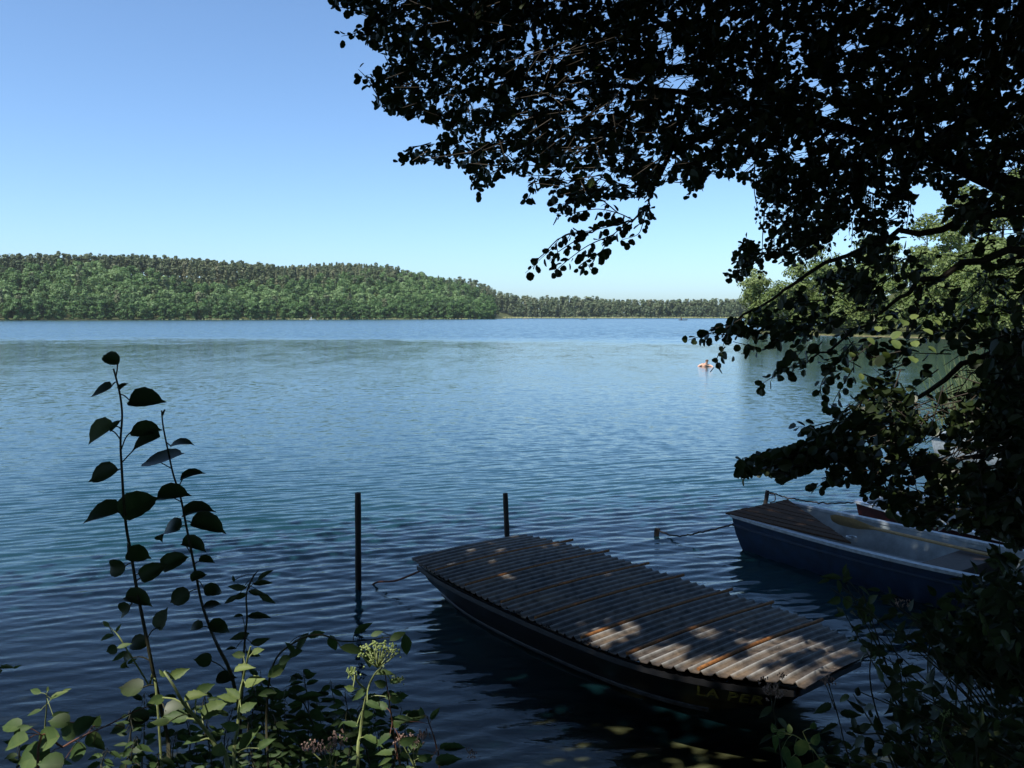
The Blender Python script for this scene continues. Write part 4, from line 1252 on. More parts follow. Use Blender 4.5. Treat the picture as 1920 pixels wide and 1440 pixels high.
# tiny boats far off
def tiny_boat(px, py, L, mat, label, extra=None):
    B = at_z(px, py); F = Frame((B[0] - L / 2, B[1]), (1, .08)); root = F.obj('small_boat'); tag(root, label, 'boat')
    st = dense([(0, .5, .4, .5), (L * .4, .62, .5, .5), (L * .8, .45, .3, .55), (L, .12, .05, .62)], 8)
    out, inn = hull_shell(F, st, .5, .15, .05, .2)
    world_mesh_to(root, out.build('hull', mat)); world_mesh_to(root, inn.build('inside_lining', M['inner']))
    if extra:
        mb = MB(); mb.box(F(L * .3, 0, 1.0), (.5, .9, 1.1), axes=(F.u, F.v, (0, 0, 1))); mb.tube([F(L * .3, 0, 1.5), F(L * .3, 0, 2.1)], [.3, .25], 8)
        world_mesh_to(root, mb.build('cabin', extra, bevel=.08))
tiny_boat(586, 600.2, 4.5, M['white'], 'tiny white boat at the foot of the wooded hill', M['white'])
tiny_boat(987, 598.6, 6.5, M['white'], 'tiny white boat before the pale reeds near the end of the hill')
tiny_boat(1094, 599.4, 6.0, M['inner'], 'tiny pale boat off the middle of the reed belt')
tiny_boat(1281, 600.6, 6.0, M['rust_dark'], 'tiny dark boat with a reddish cabin off the far reeds', M['red'])

# ------------------------------------------------------------------ the swimmer
def build_swimmer():
    m = NT('skin'); M['skin'] = m.done(m.pbsdf(m.ramp(m.noise(9, 3, .5, m.obj()), [(.3, (.50, .27, .17)), (.7, (.66, .40, .28))]), .4, .5))
    M['hair'] = plain('hair', (.09, .045, .02), .3, .6, 40, .3)
    B = at_z(1321, 687)
    t = tag(empty('person', tuple(B), R(-12)), 'swimmer in the lake with arms spread, only head, back and shoulders above water', 'person')
    # joints: chest on the water, swimming across to the right and a little towards the viewer
    J = [(0, 0, -.28), (-.02, .05, -.08), (.02, 0, .07), (.06, -.05, .13), (.10, -.10, .19), (.13, -.13, .29), (.14, -.17, .36),
         (-.17, .10, .09), (-.34, .02, .02), (-.40, -.22, -.06), (.26, -.02, .06), (.44, -.08, .02), (.50, -.30, -.06),
         (-.03, .3, -.3), (-.2, .62, -.36), (.12, .62, -.36), (-.3, 1.0, -.42), (.2, 1.0, -.42)]
    rad = [.13, .15, .15, .10, .06, .085, .07, .085, .055, .042, .085, .055, .042, .13, .08, .08, .05, .05]
    E = [(0, 1), (1, 2), (2, 3), (3, 4), (4, 5), (5, 6), (2, 7), (7, 8), (8, 9), (3, 10), (10, 11), (11, 12), (0, 13), (13, 14), (13, 15), (14, 16), (15, 17)]
    for hand, s in ((9, -1), (12, 1)):
        h = np.array(J[hand]); p = len(J)
        J.append(tuple(h + [0, -.07, -.01])); rad.append(.035); E.append((hand, p))
        for k in range(5):
            f = len(J); a = (k - 2) * .3
            ln = (.05, .075, .085, .08, .06)[k]
            J.append(tuple(np.array(J[p]) + [math.sin(a) * .03 + s * .0, -.03, 0])); rad.append(.012); E.append((p, f))
            J.append(tuple(np.array(J[f]) + [math.sin(a) * ln, -math.cos(a) * ln, -.015])); rad.append(.009); E.append((f, f + 1))
    me = bpy.data.meshes.new('body'); me.from_pydata(J, E, []); me.materials.append(M['skin'])
    o = add_obj('body', me, t)
    sk = o.modifiers.new('skin', 'SKIN'); sk.use_smooth_shade = True
    for v, r in zip(me.skin_vertices[0].data, rad): v.radius = (r, r)
    me.skin_vertices[0].data[0].use_root = True
    sb = o.modifiers.new('sub', 'SUBSURF'); sb.levels = 1; sb.render_levels = 2
    bm = bmesh.new(); bmesh.ops.create_uvsphere(bm, u_segments=14, v_segments=9, radius=.098)
    for v in list(bm.verts):
        if v.co.z < -.02 and v.co.y < .03: bm.verts.remove(v)
    me = bpy.data.meshes.new('hair'); bm.to_mesh(me); bm.free(); me.materials.append(M['hair'])
    h = add_obj('hair', me, t); h.location = (.135, -.125, .325)
build_swimmer()
# ------------------------------------------------------------------ plants on the bank
RIGHT = np.array([1.0, 0, 0])

def traced(x, y, ln, wd, ang, d, rg, shape='aspen', wl=.84):
    """leaf seen at (x, y), ln long and wd wide in the picture at distance d: returns base, axis, normal, length, width, petiole end"""
    P = at_y(x, y, d + rg.uniform(-.06, .06))
    a = unit(RIGHT * math.cos(R(ang)) + UP * math.sin(R(ang)) + FW * rg.uniform(-.25, .25))
    L = ln * d / FPX
    Wd = max(wd * d / FPX, wl * L)
    phi = math.acos(min(1, wd * d / FPX / Wd))
    n0 = -FW; b = np.cross(n0, a)
    if b[2] < 0: b = -b
    n = n0 * math.cos(phi) + b * math.sin(phi)
    return P - a * L * .5, a, n, L, Wd

def leafy_plant(name, label, cat, stems, leaves, d, leafmat, stemmat, seed, shape='aspen', tint=(.2, .6), group=None, curl=(-.1, .9), flowers=None, wl=.84, stem_r=.004, fold=(.08, .5)):
    """stems: list of pixel polylines (first one rooted in the bank); leaves: (x,y,len,wid,ang[,tint])"""
    rg = np.random.default_rng(seed)
    root_px = stems[0][0]
    P0 = at_y(root_px[0], root_px[1], d)
    zg = terr1(P0[0], P0[1])[0]
    t = tag(empty(name, (P0[0], P0[1], zg)), label, cat, group)
    loc = np.array([P0[0], P0[1], zg])
    mb = MB()
    walls = []
    for k, pl in enumerate(stems):
        W3 = np.array([at_y(x, y, d + .05 * math.sin(i * 1.3 + k)) for i, (x, y) in enumerate(pl)])
        if k == 0: W3 = np.vstack([[P0[0] + .02, P0[1], zg - .05], W3])
        W3 = spline(W3, 8 + 5 * len(pl))
        rr = np.linspace(stem_r if k == 0 else stem_r * .7, stem_r * .35, len(W3))
        mb.tube(W3 - loc, rr, 6)
        walls.append(W3)
    allp = np.vstack(walls)
    C, A, N, L, W, T = [], [], [], [], [], []
    for lf in leaves:
        x, y, ln, wd, ang = lf[:5]
        c, a, n, l_, w_ = traced(x, y, ln, wd, ang, d, rg, shape, wl)
        # petiole to the nearest stem point
        q = allp[np.argmin(np.linalg.norm(allp - c, axis=1) + .35 * np.maximum(0, allp[:, 2] - c[2]))]
        gap = np.linalg.norm(q - c)
        if gap < .14:
            mid = (q + c) / 2 + np.array([0, 0, .12 * gap])
            mb.tube(spline([q - loc, mid - loc, c + a * .004 - loc], 6), stem_r * .28, 5, cap=False)
        C.append(c - loc); A.append(a); N.append(n); L.append(l_); W.append(w_)
        T.append(lf[5] if len(lf) > 5 else rg.uniform(*tint))
    mb.build('stem', stemmat, t)
    n = len(C)
    add_obj('foliage', leaves_mesh('foliage', np.array(C), np.array(A), np.array(N), np.array(L), np.array(W), shape, leafmat, np.array(T), rg.uniform(*fold, n), rg.uniform(*curl, n)), t)
    for fl in flowers or ():
        flower(t, loc, d, rg, *fl)
    return t

def blob(bmv, c, r, rg):
    """small irregular bud: a squashed octahedron"""
    s = rg.uniform(.7, 1.3, 6) * r
    o = len(bmv.v)
    bmv.v += [tuple(c + np.array(d_) * k) for d_, k in zip(((1, 0, 0), (-1, 0, 0), (0, 1, 0), (0, -1, 0), (0, 0, 1), (0, 0, -1)), s)]
    for f in ((0, 2, 4), (2, 1, 4), (1, 3, 4), (3, 0, 4), (2, 0, 5), (1, 2, 5), (3, 1, 5), (0, 3, 5)): bmv.f.append(tuple(i + o for i in f))

def flower(t, loc, d, rg, kind, x, y, size):
    P = at_y(x, y, d); r = size * d / FPX / 2
    if kind == 'umbel':
        st_, fl = MB(), MB()
        base = P - np.array([0, 0, r * .75])
        for k in range(17):
            a = k * 2.4; f = math.sqrt((k + .5) / 17)
            tip = P + np.array([math.cos(a) * r * f, math.sin(a) * r * f * .8, r * (.35 - .5 * f * f)])
            st_.tube(spline([base - loc, base * .45 + tip * .55 - loc + np.array([0, 0, -.05 * r]), tip - loc], 5), .0014, 4, cap=False)
            for j in range(8):
                q = tip + rg.normal(size=3) * r * .09
                blob(fl, q - loc, r * .06, rg)
        st_.build('umbel_stalks', M['stem_pale'], t); fl.build('flower_head', M['petal_cream'], t, smooth=False)
    else:
        fl = MB()
        for k in range(int(26)):
            q = P + rg.normal(size=3) * np.array([r * .55, r * .45, r * .32])
            dd = unit(np.array([rg.normal() * .4, rg.normal() * .4, 1]))
            fl.tube([q - loc, q + dd * r * .34 - loc], [r * .05, r * .10], 5)
        fl.build('flower_head', M['petal_pink'] if kind == 'pink' else M['petal_cream'], t, smooth=False)

def stem_leaves(rg, pl, every, ln, wd, start=.05, droop=-10, tint=None):
    """alternate leaves along a pixel polyline"""
    P = spline(np.array(pl, float), 60); s = np.concatenate([[0], np.cumsum(np.hypot(*np.diff(P, axis=0).T))])
    out = []; pos = s[-1] * start + every * rg.uniform(.3, 1); k = 0
    while pos < s[-1]:
        i = min(int(np.searchsorted(s, pos)), 59)
        side = 1 if k % 2 else -1
        L = ln * rg.uniform(.65, 1.15); Wd = wd * rg.uniform(.3, 1.1)
        ang = (rg.uniform(-30, 35) + droop) if side > 0 else 180 - (rg.uniform(-30, 35) + droop)
        off = L * .62 * rg.uniform(.8, 1.2)
        x = P[i, 0] + math.cos(R(ang)) * off; y = P[i, 1] - math.sin(R(ang)) * off
        out.append((x, y, L, Wd, ang) + ((np.clip(tint + rg.normal() * .12, 0, 1),) if tint is not None else ()))
        pos += every * rg.uniform(.6, 1.4); k += 1
    return out

def build_plants():
    rg = np.random.default_rng(55)
    A_st = [(320, 1470), (315, 1390), (303, 1333), (290, 1273), (277, 1207), (257, 1107), (246, 1040), (237, 990), (232, 940), (229, 890), (226, 830), (229, 778), (224, 735), (213, 692)]
    A_lv = [(207, 673, 42, 31, 150, .35), (188, 734, 48, 24, 196), (229, 722, 22, 14, 60, .5), (276, 754, 68, 42, -3), (187, 813, 66, 46, 208, .75), (220, 800, 30, 13, 40, .5), (274, 806, 56, 30, 3, .55), (270, 829, 62, 30, 198), (197, 893, 60, 44, 205),
            (259, 944, 74, 58, 38), (188, 966, 78, 36, 190, .4), (258, 1036, 46, 27, 5, .45), (215, 1064, 44, 41, 185), (287, 1071, 52, 43, 30), (324, 1052, 52, 41, 35), (258, 1122, 54, 28, -2), (228, 1145, 40, 32, 205), (303, 1160, 44, 33, 70, .5), (257, 1206, 46, 32, 175),
            (210, 1218, 24, 21, 200), (232, 1238, 38, 20, 200), (245, 1290, 48, 24, 180), (256, 1350, 52, 30, 185), (330, 1330, 44, 26, 10)]
    leafy_plant('aspen_sapling', 'taller of two young aspen shoots with dark rounded leaves before open water', 'sapling', [A_st], A_lv, 2.0, M['sapling'], M['stem_dark'], 1, 'aspen', (.15, .5), None, (-.4, 1.5), stem_r=.0058)
    B_st = [(452, 1470), (450, 1350), (440, 1290), (428, 1250), (410, 1215), (395, 1180), (378, 1130), (368, 1080), (358, 1030), (350, 990), (338, 930), (325, 890), (315, 845), (306, 800), (303, 770)]
    B_tip = [(304, 778), (309, 768)]
    B_lv = [(336, 825, 46, 12, 38, .6), (310, 862, 86, 27, 6, .35), (360, 890, 46, 14, 28), (323, 925, 62, 29, 15, .4), (370, 956, 60, 24, 28), (391, 985, 66, 36, -8), (308, 988, 68, 31, 172), (363, 1020, 48, 26, 0), (388, 1050, 30, 13, 5), (372, 1080, 30, 21, 30),
            (335, 1120, 44, 36, 205), (401, 1103, 38, 24, 22), (398, 1135, 34, 11, 8), (412, 1173, 42, 20, -3), (366, 1175, 32, 18, 180), (381, 1238, 34, 25, 180), (424, 1270, 38, 17, 5)]
    leafy_plant('aspen_sapling', 'shorter slanting aspen shoot with a bare forked tip, beside the taller aspen shoot', 'sapling', [B_st, B_tip], B_lv, 2.12, M['sapling'], M['stem_dark'], 2, 'aspen', (.12, .45), None, (-.4, 1.5), stem_r=.0052)
    C_st = [(452, 1460), (455, 1280), (458, 1215), (463, 1160), (462, 1115), (472, 1085), (484, 1070)]
    C_lv = [(496, 1079, 38, 13, 40), (492, 1094, 40, 15, 8), (445, 1101, 36, 18, 175), (482, 1112, 36, 16, -12), (500, 1120, 38, 22, -35), (448, 1118, 34, 14, 190), (434, 1124, 34, 16, 205), (484, 1155, 48, 14, 3), (446, 1154, 22, 8, 180), (450, 1193, 38, 18, 195), (486, 1203, 38, 22, 15), (438, 1085, 14, 8, 100), (432, 1216, 26, 8, 180), (474, 1226, 30, 14, -20)]
    leafy_plant('willow_shoot', 'slim dark shoot with narrow pointed leaves just beside the slanting aspen shoot', 'plant', [C_st], C_lv, 2.1, M['sapling'], M['stem_dark'], 3, 'lance', (.15, .5), None, (-.1, .5), wl=.5, stem_r=.0036)
    D_st = [(432, 1480), (405, 1400), (380, 1362), (345, 1320), (325, 1285), (308, 1260)]
    D_lv = [(336, 1262, 40, 24, 25, .75), (305, 1262, 20, 14, 140, .6), (364, 1304, 44, 17, 25, .95), (292, 1313, 34, 22, 200, .6), (330, 1345, 50, 22, 175, .45), (400, 1328, 60, 32, 38, .7), (412, 1405, 26, 34, 80, .75), (360, 1390, 40, 14, 185, .5), (385, 1290, 36, 22, 20, .3), (300, 1355, 36, 10, 180, .6)]
    leafy_plant('weed_shoot', 'thick pale green weed stem leaning over, with pale curled leaves, below the aspens', 'plant', [D_st], D_lv, 1.85, M['weed'], M['stem_pale'], 4, 'nettle', (.4, .8), None, (-.2, .7), wl=.62, stem_r=.0062)
    E_st = [(440, 1480), (446, 1360), (453, 1290), (464, 1235), (470, 1212)]
    E_lv = [(446, 1228, 30, 14, 170, .6), (484, 1221, 26, 12, 15, .8), (458, 1254, 40, 13, 15, .98), (476, 1277, 44, 16, 22, .95), (436, 1300, 34, 16, 150, .7), (425, 1310, 40, 14, 160, .8), (465, 1325, 34, 18, 30, .6), (470, 1385, 60, 28, 55, .6), (500, 1395, 40, 18, 30, .5), (430, 1362, 36, 22, 170, .6)]
    leafy_plant('weed_shoot', 'upright pale weed stem with small whitish green leaves, between the aspens and the umbel flower', 'plant', [E_st], E_lv, 1.9, M['weed'], M['stem_pale'], 5, 'nettle', (.5, .9), None, (-.1, .6), wl=.6, stem_r=.0048)
    F_st = [(296, 1330), (278, 1284), (255, 1245), (240, 1222), (222, 1192), (205, 1176), (192, 1168)]
    F_lv = [(198, 1170, 18, 12, 150, .9), (222, 1178, 18, 10, 60, .7), (200, 1195, 36, 14, 195, .5), (248, 1240, 24, 10, 30, .6), (225, 1230, 34, 14, 210, .4), (232, 1210, 26, 10, 20, .6)]
    leafy_plant('weed_shoot', 'thin pale weed with a nodding tip crossing the stem of the tall aspen shoot', 'plant', [F_st], F_lv, 1.95, M['weed'], M['stem_pale'], 6, 'lance', (.4, .8), None, (0, .7), wl=.5, stem_r=.003)
    G_st = [(290, 1320), (250, 1335), (205, 1358), (160, 1378), (120, 1400), (70, 1440)]
    G_lv = [(88, 1388, 62, 44, 200, .6), (60, 1420, 70, 46, 190, .55), (128, 1370, 46, 38, 185, .5), (158, 1358, 44, 30, 40, .3), (182, 1352, 26, 22, 60, .4), (110, 1352, 40, 20, 170, .4), (30, 1395, 50, 24, 200, .6), (20, 1360, 40, 18, 170, .5), (145, 1412, 46, 34, 210, .35), (178, 1388, 36, 20, -30, .7), (185, 1400, 30, 11, -25, .9), (220, 1368, 30, 14, 200, .3), (95, 1432, 50, 34, 180, .45), (45, 1372, 36, 20, 30, .35)]
    leafy_plant('broad_leaf_weed', 'low trailing weed with broad bright green leaves in the corner of the bank', 'plant', [list(reversed(G_st))], G_lv, 1.75, M['weed'], M['stem_red'], 7, 'aspen', (.3, .6), None, (-.1, .6), stem_r=.003)
    H_st = [(82, 1450), (84, 1370), (87, 1330), (88, 1298)]
    H_lv = [(66, 1296, 30, 13, 170, .5), (108, 1302, 34, 10, 30, .7), (124, 1294, 18, 8, 25, .8), (65, 1336, 30, 9, 200, .35), (112, 1340, 32, 18, 10, .15), (90, 1292, 10, 8, 90, .7)]
    leafy_plant('weed_seedling', 'small upright seedling with four crossed leaves, seen against dark water', 'plant', [H_st], H_lv, 1.8, M['weed'], M['stem_pale'], 8, 'lance', (.3, .6), None, (0, .6), wl=.5, stem_r=.0024)
    leafy_plant('weed_shoot', 'bright leaf tips poking out over open water, outermost weed of the bank', 'plant', [[(-80, 1480), (-60, 1330), (-30, 1255)]], [(12, 1252, 34, 9, 5, .7), (32, 1250, 16, 8, 20, .6), (-10, 1262, 40, 18, 200, .4)], 1.9, M['weed'], M['stem_pale'], 9, 'lance', (.4, .7), None, (0, .3), wl=.5, stem_r=.003)
    I_st = [(505, 1480), (500, 1330), (515, 1240), (560, 1200), (600, 1190), (640, 1202), (690, 1200), (745, 1192)]
    I_lv = [(565, 1206, 50, 20, 235, .3), (593, 1190, 36, 18, 20, .5), (552, 1225, 34, 14, 200, .6), (624, 1206, 36, 26, -75, .3), (660, 1218, 50, 24, -15, .1), (694, 1232, 42, 34, -95, .15), (762, 1210, 48, 26, -80, .2), (680, 1178, 40, 16, 30, .4), (706, 1188, 24, 12, 20, .4), (745, 1192, 34, 18, 30, .3), (530, 1238, 40, 20, 200, .45), (520, 1256, 44, 30, 35, .7), (500, 1300, 40, 20, 180, .4), (545, 1215, 30, 12, 120, .5)]
    leafy_plant('arching_shoot', 'arching dark twig with hanging oval leaves bending over toward the punt', 'plant', [I_st], I_lv, 2.0, M['weed'], M['stem_dark'], 10, 'lance', (.1, .35), None, (0, .7), wl=.6, stem_r=.0034)
    J_st = [(672, 1480), (676, 1370), (688, 1300), (700, 1268), (716, 1250)]
    J_br = [[(690, 1296), (672, 1280), (664, 1262)], [(718, 1248), (722, 1262)]]
    J_lv = stem_leaves(rg, J_st, 34, 40, 18, .1, -20, .4) + [(744, 1275, 30, 16, 10, .6), (655, 1290, 20, 14, 170, .8), (660, 1256, 16, 12, 110, .9), (735, 1305, 30, 14, 5, .2), (690, 1340, 34, 18, -10, .25)]
    leafy_plant('umbel_plant', 'pale green umbel flower head on a ribbed stem, beside the punt reflection', 'wild flower', [J_st] + J_br, J_lv, 1.95, M['weed'], M['stem_pale'], 11, 'nettle', (.3, .6), None, (0, .5), [('umbel', 708, 1222, 84), ('cream', 664, 1264, 34), ('cream', 744, 1275, 24)], wl=.5, stem_r=.0048)
    K_st = [(752, 1480), (745, 1420), (735, 1350), (726, 1290), (722, 1262)]
    K_lv = stem_leaves(rg, K_st, 26, 38, 20, .2, -10, .4)
    leafy_plant('red_stem_weed', 'weed with a thin reddish stem rising just below the umbel flower', 'plant', [K_st], K_lv, 1.9, M['weed'], M['stem_red'], 12, 'nettle', (.25, .6), None, (0, .6), wl=.55, stem_r=.003)
    L_st = [(826, 1480), (818, 1400), (806, 1360), (801, 1342)]
    L_lv = [(816, 1338, 28, 14, 55, .5), (775, 1342, 50, 16, 175, .15), (790, 1334, 16, 12, 100, .6), (835, 1398, 26, 12, 30, .5), (852, 1402, 46, 18, 3, .3), (780, 1400, 36, 16, 30, .5), (840, 1425, 50, 22, 10, .35), (795, 1420, 34, 20, 170, .4), (745, 1355, 26, 18, 50, .6)]
    leafy_plant('red_stem_weed', 'outermost low weed with a reddish stem at the shallow sandy water', 'plant', [L_st], L_lv, 1.95, M['weed'], M['stem_red'], 13, 'nettle', (.3, .6), None, (0, .6), [('pink', 884, 1416, 26)], wl=.55, stem_r=.0026)
    for i, (x0, xs_, top, fl, lab) in enumerate(((620, 618, 1400, [('pink', 585, 1402, 40), ('pink', 630, 1394, 46), ('pink', 608, 1408, 34)], 'hemp agrimony with three clustered brownish pink flower heads, under the arching twig'),
                                        (775, 776, 1395, [('pink', 755, 1388, 30), ('pink', 788, 1382, 36), ('pink', 775, 1394, 24)], 'hemp agrimony with brownish pink flower heads between the two red-stemmed weeds'))):
        st_ = [(x0, 1500), (x0 + 2, 1450), (xs_, top + 14)]
        leafy_plant('hemp_agrimony', lab, 'wild flower', [st_] + [[(xs_, top + 40), (f[1], f[2] + 8)] for f in fl], stem_leaves(rg, st_, 16, 46, 20, .0, -25, .4), 1.9, M['weed'], M['stem_pale'], 30 + i, 'nettle', (.2, .6), None, (0, .7), fl, wl=.45, stem_r=.003)
    # leafy filling along the lower edge of the picture
    n = 0
    for x, top in ((30, 1400), (110, 1420), (190, 1405), (255, 1385), (315, 1400), (365, 1372), (420, 1385), (470, 1345), (520, 1330), (560, 1345), (600, 1310), (645, 1335), (690, 1360), (740, 1390), (720, 1405), (550, 1385), (460, 1400), (300, 1420), (640, 1400), (500, 1300), (590, 1375), (680, 1330), (240, 1340), (275, 1300), (350, 1310), (395, 1290), (430, 1330), (500, 1260), (545, 1290), (575, 1255), (625, 1280), (660, 1300), (705, 1320), (745, 1330), (480, 1290), (330, 1370), (770, 1360), (530, 1340)):
        st_ = [(x + rg.uniform(-20, 20), 1500), (x + rg.uniform(-10, 10), (1470 + top) / 2), (x + rg.uniform(-14, 14), top)]
        lv = stem_leaves(rg, st_, 8, 30, 13, .0, -8, rg.uniform(.05, .4))
        leafy_plant('leafy_weed', 'small dark leafy weed in the tangle of plants along the bank edge', 'plant', [st_], lv, rg.uniform(1.85, 2.4), M['weed'], M['stem_dark'], 200 + n, ('nettle', 'lance', 'nettle')[n % 3], (.1, .5), 'leafy weeds in the tangle along the bank edge', (-.2, .8), wl=(.5, .45, .55)[n % 3], stem_r=.0028); n += 1
    for k in range(3):
        x0 = (610, 520, 700)[k]
        pts = [(x0, 1480), (x0 - 30, 1340), (x0 - 70 + 60 * k, 1300), (x0 - 160 + 90 * k, 1312)]
        leafy_plant('bramble_shoot', 'dark arching bramble tendril running low through the weeds', 'plant', [pts], stem_leaves(rg, pts, 17, 36, 20, .1, -15, .3), 2.15, M['weed'], M['stem_dark'], 260 + k, 'nettle', (.1, .4), 'bramble tendrils low in the weeds', (-.1, .7), wl=.6, stem_r=.0028)

    # ------------------------------------------------ right side: dark shrubs and flowers over the boats
    def shrub(label, poly, nst, d, seed, dens, size, tint, root):
        rg = np.random.default_rng(seed)
        zg = terr1(root[0], root[1])[0]
        t = tag(empty('shrub', (root[0], root[1], zg)), label, 'shrub'); loc = np.array([root[0], root[1], zg])
        poly_a = np.array(poly, float); lo, hi = poly_a.min(0), poly_a.max(0)
        mb = MB(); C, A, N, L, W, T = [], [], [], [], [], []
        k = 0
        while k < nst:
            q = rg.uniform(lo, hi)
            if not in_poly(q[0:1], q[1:2], poly)[0]: continue
            k += 1
            tip = at_y(q[0], q[1], rg.uniform(*d))
            base = np.array([root[0] + rg.uniform(-.5, .5), root[1] + rg.uniform(-.4, .4), 0]); base[2] = terr1(base[0], base[1])[0] - .05
            mid = (base + tip) / 2 + np.array([rg.normal() * .12, rg.normal() * .1, .22])
            pts = spline([base, mid, tip], 14)
            mb.tube(pts - loc, np.linspace(.007, .0016, 14), 5)
            ln = np.linalg.norm(np.diff(pts, axis=0), axis=1).sum()
            for j in range(int(dens * ln / .05)):
                f = rg.uniform(.25, 1.02) ** .8
                i = min(int(f * 13), 12); p = pts[i] + (pts[i + 1] - pts[i]) * rg.uniform()
                x_, y_, _ = project(p[None])
                if not in_poly(x_, y_, poly)[0]: continue
                tg = unit(pts[i + 1] - pts[i])
                a = unit(rg.normal(size=3) * .7 + tg * .4 + np.array([0, 0, -.15])); LL = rg.uniform(*size)
                C.append(p + a * .015 - loc); A.append(a); N.append(rg.normal(size=3) * .5 + np.array([0, -.2, .8])); L.append(LL); W.append(LL * rg.uniform(.5, .7)); T.append(np.clip(rg.beta(2, 3) + tint, 0, 1))
        mb.build('stem', M['stem_dark'], t, smooth=False)
        add_obj('foliage', leaves_mesh('foliage', np.array(C), np.array(A), np.array(N), np.array(L), np.array(W), 'nettle', M['bush'], np.array(T), .2, rg.uniform(-.2, .8, len(C))), t)
        return t
    shrub('dense dark shrub hiding the near end of the blue boat, below the alder leaves', [(1770, 1075), (1850, 1015), (1980, 985), (1980, 1310), (1900, 1290), (1820, 1270), (1760, 1235), (1715, 1200), (1715, 1130)], 58, (3.3, 4.4), 401, 1.5, (.05, .085), -.05, (3.0, 4.2))
    shrub('tangled dark shrub with gaps of blue water, near the bow of the punt', [(1500, 1450), (1545, 1380), (1580, 1320), (1640, 1262), (1700, 1240), (1760, 1260), (1850, 1300), (1980, 1320), (1980, 1480), (1500, 1480)], 70, (2.5, 3.4), 402, .85, (.04, .07), .0, (1.9, 2.5))
    shrub('thin straggling shrub with sparse leaves before the blue hull', [(1540, 1090), (1600, 1060), (1700, 1075), (1720, 1250), (1640, 1250), (1600, 1180)], 12, (3.2, 3.8), 403, .5, (.04, .065), .05, (2.6, 3.6))
    shrub('leafy shrub filling the corner nearest the viewer, against the trunk side', [(1720, 1330), (1840, 1300), (1980, 1280), (1980, 1480), (1700, 1480)], 34, (2.2, 2.8), 404, 1.1, (.04, .07), .05, (1.75, 2.0))
    # flower stems before the punt
    leafy_plant('hemp_agrimony', 'hemp agrimony with dark brownish flower heads standing before the bow of the punt', 'wild flower', [[(1470, 1500), (1462, 1400), (1448, 1320), (1442, 1285)], [(1450, 1330), (1462, 1275)]], stem_leaves(rg, [(1470, 1480), (1462, 1400), (1448, 1320)], 22, 42, 16, 0, -10, .3) , 2.5, M['bush'], M['stem_dark'], 41, 'nettle', (.2, .5), None, (0, .6), [('pink', 1440, 1285, 34), ('pink', 1452, 1300, 40), ('pink', 1466, 1268, 20)], wl=.45, stem_r=.003)
    leafy_plant('hemp_agrimony', 'hemp agrimony with a dark flower head close to the pointed end of the corrugated cover', 'wild flower', [[(1600, 1500), (1580, 1380), (1562, 1310), (1553, 1280)], [(1566, 1330), (1548, 1282)]], stem_leaves(rg, [(1600, 1480), (1580, 1380), (1562, 1310)], 20, 40, 16, 0, -10, .3), 2.5, M['bush'], M['stem_dark'], 42, 'nettle', (.2, .5), None, (0, .6), [('pink', 1552, 1278, 32)], wl=.45, stem_r=.003)
    leafy_plant('flower_stem', 'single pale pink flower head on a slanting stem before the blue hull', 'wild flower', [[(1830, 1420), (1790, 1300), (1740, 1200), (1700, 1150), (1690, 1138)]], [(1660, 1160, 40, 12, 200, .4), (1720, 1190, 44, 14, 20, .4), (1690, 1175, 30, 12, 60, .5), (1640, 1105, 26, 10, 170, .4), (1665, 1120, 36, 12, 190, .3)], 3.0, M['bush'], M['stem_dark'], 43, 'lance', (.3, .5), None, (0, .5), [('pink', 1690, 1130, 26)], wl=.45, stem_r=.0035)
    leafy_plant('weed_shoot', 'pale leafed weed tip with a horn-like leaf before the blue hull', 'plant', [[(1720, 1400), (1690, 1250), (1630, 1140), (1585, 1080)]], [(1560, 1082, 40, 16, 170, .7), (1584, 1068, 24, 10, 70, .9), (1545, 1090, 24, 10, 200, .5), (1575, 1100, 30, 14, -70, .4), (1620, 1108, 30, 10, -40, .4), (1590, 1085, 20, 9, 20, .7)], 3.1, M['bush'], M['stem_dark'], 44, 'lance', (.5, .9), None, (0, .6), wl=.5, stem_r=.003)
    leafy_plant('broad_leaf_weed', 'lit small weed with round lobed green leaves before the black hull of the punt', 'plant', [[(1570, 1500), (1535, 1420), (1500, 1385), (1470, 1372), (1450, 1366)], [(1520, 1405), (1505, 1372)]],
                [(1450, 1365, 18, 14, 100, .75), (1466, 1374, 22, 18, 40, .7), (1480, 1366, 18, 14, 80, .7), (1452, 1395, 36, 18, -75, .55), (1472, 1418, 38, 22, -70, .55), (1505, 1402, 38, 34, -20, .7), (1530, 1385, 26, 18, 60, .6), (1490, 1436, 40, 30, -60, .5), (1540, 1430, 40, 28, 10, .6), (1525, 1360, 16, 14, 80, .5), (1515, 1440, 34, 24, 200, .6)], 2.3, M['weed'], M['stem_pale'], 45, 'aspen', (.5, .8), None, (-.2, .8), wl=.7, stem_r=.0026)
    leafy_plant('umbel_weed', 'sprig of small yellowish buds in the tangled shrub near the bank', 'wild flower', [[(1800, 1500), (1775, 1420), (1765, 1380), (1770, 1345)], [(1772, 1410), (1755, 1385)], [(1772, 1410), (1795, 1370)]], stem_leaves(rg, [(1800, 1480), (1775, 1420), (1768, 1370)], 22, 34, 14, 0, 0, .6), 2.4, M['weed'], M['stem_pale'], 46, 'lance', (.4, .8), None, (0, .5), [('cream', 1772, 1342, 26), ('cream', 1756, 1384, 26), ('cream', 1796, 1368, 16)], wl=.45, stem_r=.002)
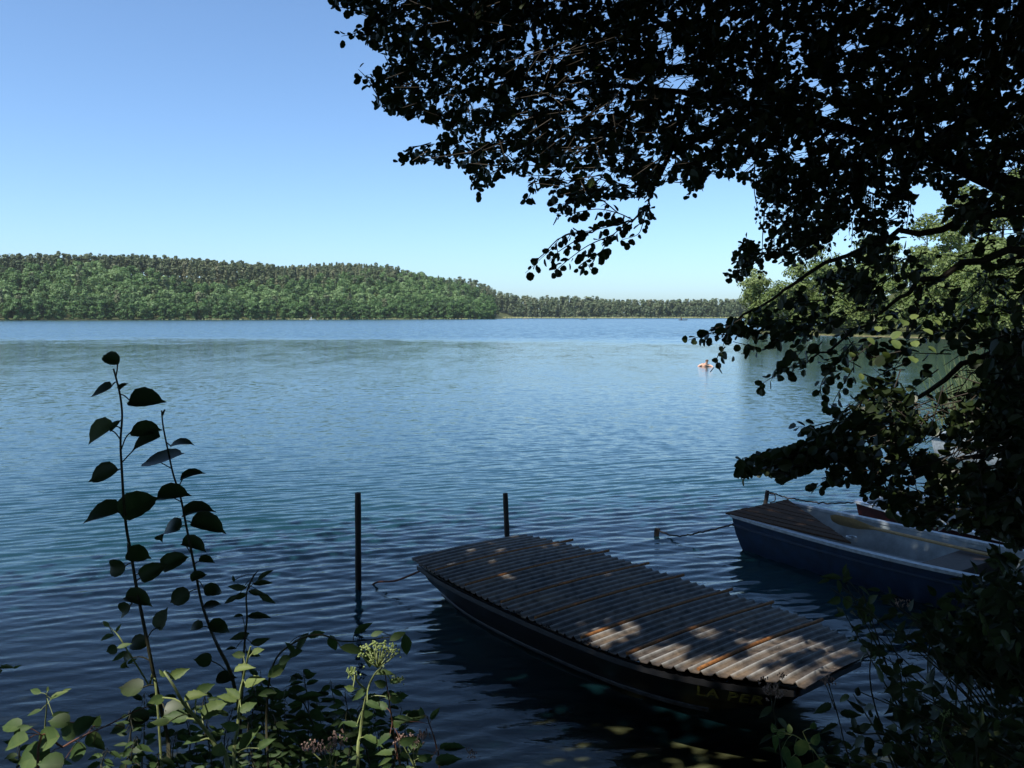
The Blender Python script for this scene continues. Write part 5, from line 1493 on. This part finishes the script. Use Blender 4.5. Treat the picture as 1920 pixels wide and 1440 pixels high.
    leafy_plant('weed_shoot', 'bright green lobed leaves catching light at the edge of the dense dark shrub', 'plant', [[(1960, 1400), (1925, 1300), (1880, 1240), (1850, 1180)]], [(1848, 1178, 30, 16, 80, .9), (1842, 1160, 24, 12, 110, .8), (1872, 1200, 50, 20, 200, .6), (1890, 1196, 44, 18, -40, .65), (1870, 1186, 40, 16, 20, .5), (1910, 1220, 40, 18, -70, .6), (1840, 1130, 30, 14, 60, .5), (1856, 1110, 40, 16, 30, .3)], 2.9, M['bush'], M['stem_dark'], 47, 'nettle', (.5, .9), None, (0, .6), wl=.5, stem_r=.003)
    # reeds at the water's edge beyond the boats
    rg = np.random.default_rng(91)
    n = 1500
    bx = rg.uniform(10.5, 19, n); by = bx * 1.55 + rg.uniform(-1.5, 3.5, n) + 1.0
    H = rg.uniform(1.0, 2.3, n)
    Cb = np.stack([bx, by, np.full(n, -.1)], 1)
    A = unit(np.stack([rg.normal(size=n) * .28, rg.normal(size=n) * .28, np.ones(n)], 1)); N = rg.normal(size=(n, 3)); N[:, 2] *= .2
    o = add_obj('reed_clump', leaves_mesh('reed_clump', Cb, A, N, H, np.full(n, .045), 'lance', M['reed'], rg.uniform(0, 1, n), .25, rg.uniform(-.2, 1.1, n)))
    tag(o, 'green reeds standing in the water beyond the moored boats, behind the alder leaves', 'reeds', kind='stuff')

def lit_spot(px, py, y=None, z=None, r=.1):
    LIT.append((at_y(px, py, y) if y is not None else at_z(px, py, z), r))
for a_ in ((1120, 1192, .13), (1180, 1180, .10), (1240, 1222, .15), (1330, 1190, .12), (1290, 1250, .13), (1385, 1262, .15), (1455, 1228, .15), (1505, 1205, .11), (1480, 1285, .14), (1565, 1268, .12), (1590, 1240, .07), (1080, 1212, .07), (1010, 1150, .05), (1200, 1235, .10), (1420, 1215, .10), (1540, 1225, .10)):
    lit_spot(a_[0], a_[1], z=.45, r=a_[2] * 1.5)
for a_ in ((70, 1410, 1.75, .14), (120, 1385, 1.75, .10), (180, 1395, 1.75, .06), (88, 1300, 1.8, .07), (340, 1285, 1.85, .07), (385, 1340, 1.85, .08), (410, 1410, 1.85, .06), (465, 1260, 1.9, .07), (480, 1350, 1.9, .07), (210, 1185, 1.95, .05), (710, 1225, 1.95, .08), (690, 1300, 1.95, .06), (600, 1398, 1.9, .07), (780, 1388, 1.9, .08), (840, 1405, 1.95, .06), (210, 700, 2.0, .04),
           (1490, 1395, 2.3, .09), (1690, 625, 3.75, .30), (1860, 1190, 2.9, .08), (1690, 1130, 3.0, .05), (1445, 1290, 2.5, .05), (1772, 1350, 2.4, .05)):
    lit_spot(a_[0], a_[1], y=a_[2], r=a_[3] * (1.4 if a_[0] < 900 and a_[2] < 2.2 else 1.15))
_rg = np.random.default_rng(8)
for _k in range(30):
    lit_spot(_rg.uniform(230, 840), _rg.uniform(1260, 1440), y=2.05, r=_rg.uniform(.03, .08))
build_plants()
build_alder()
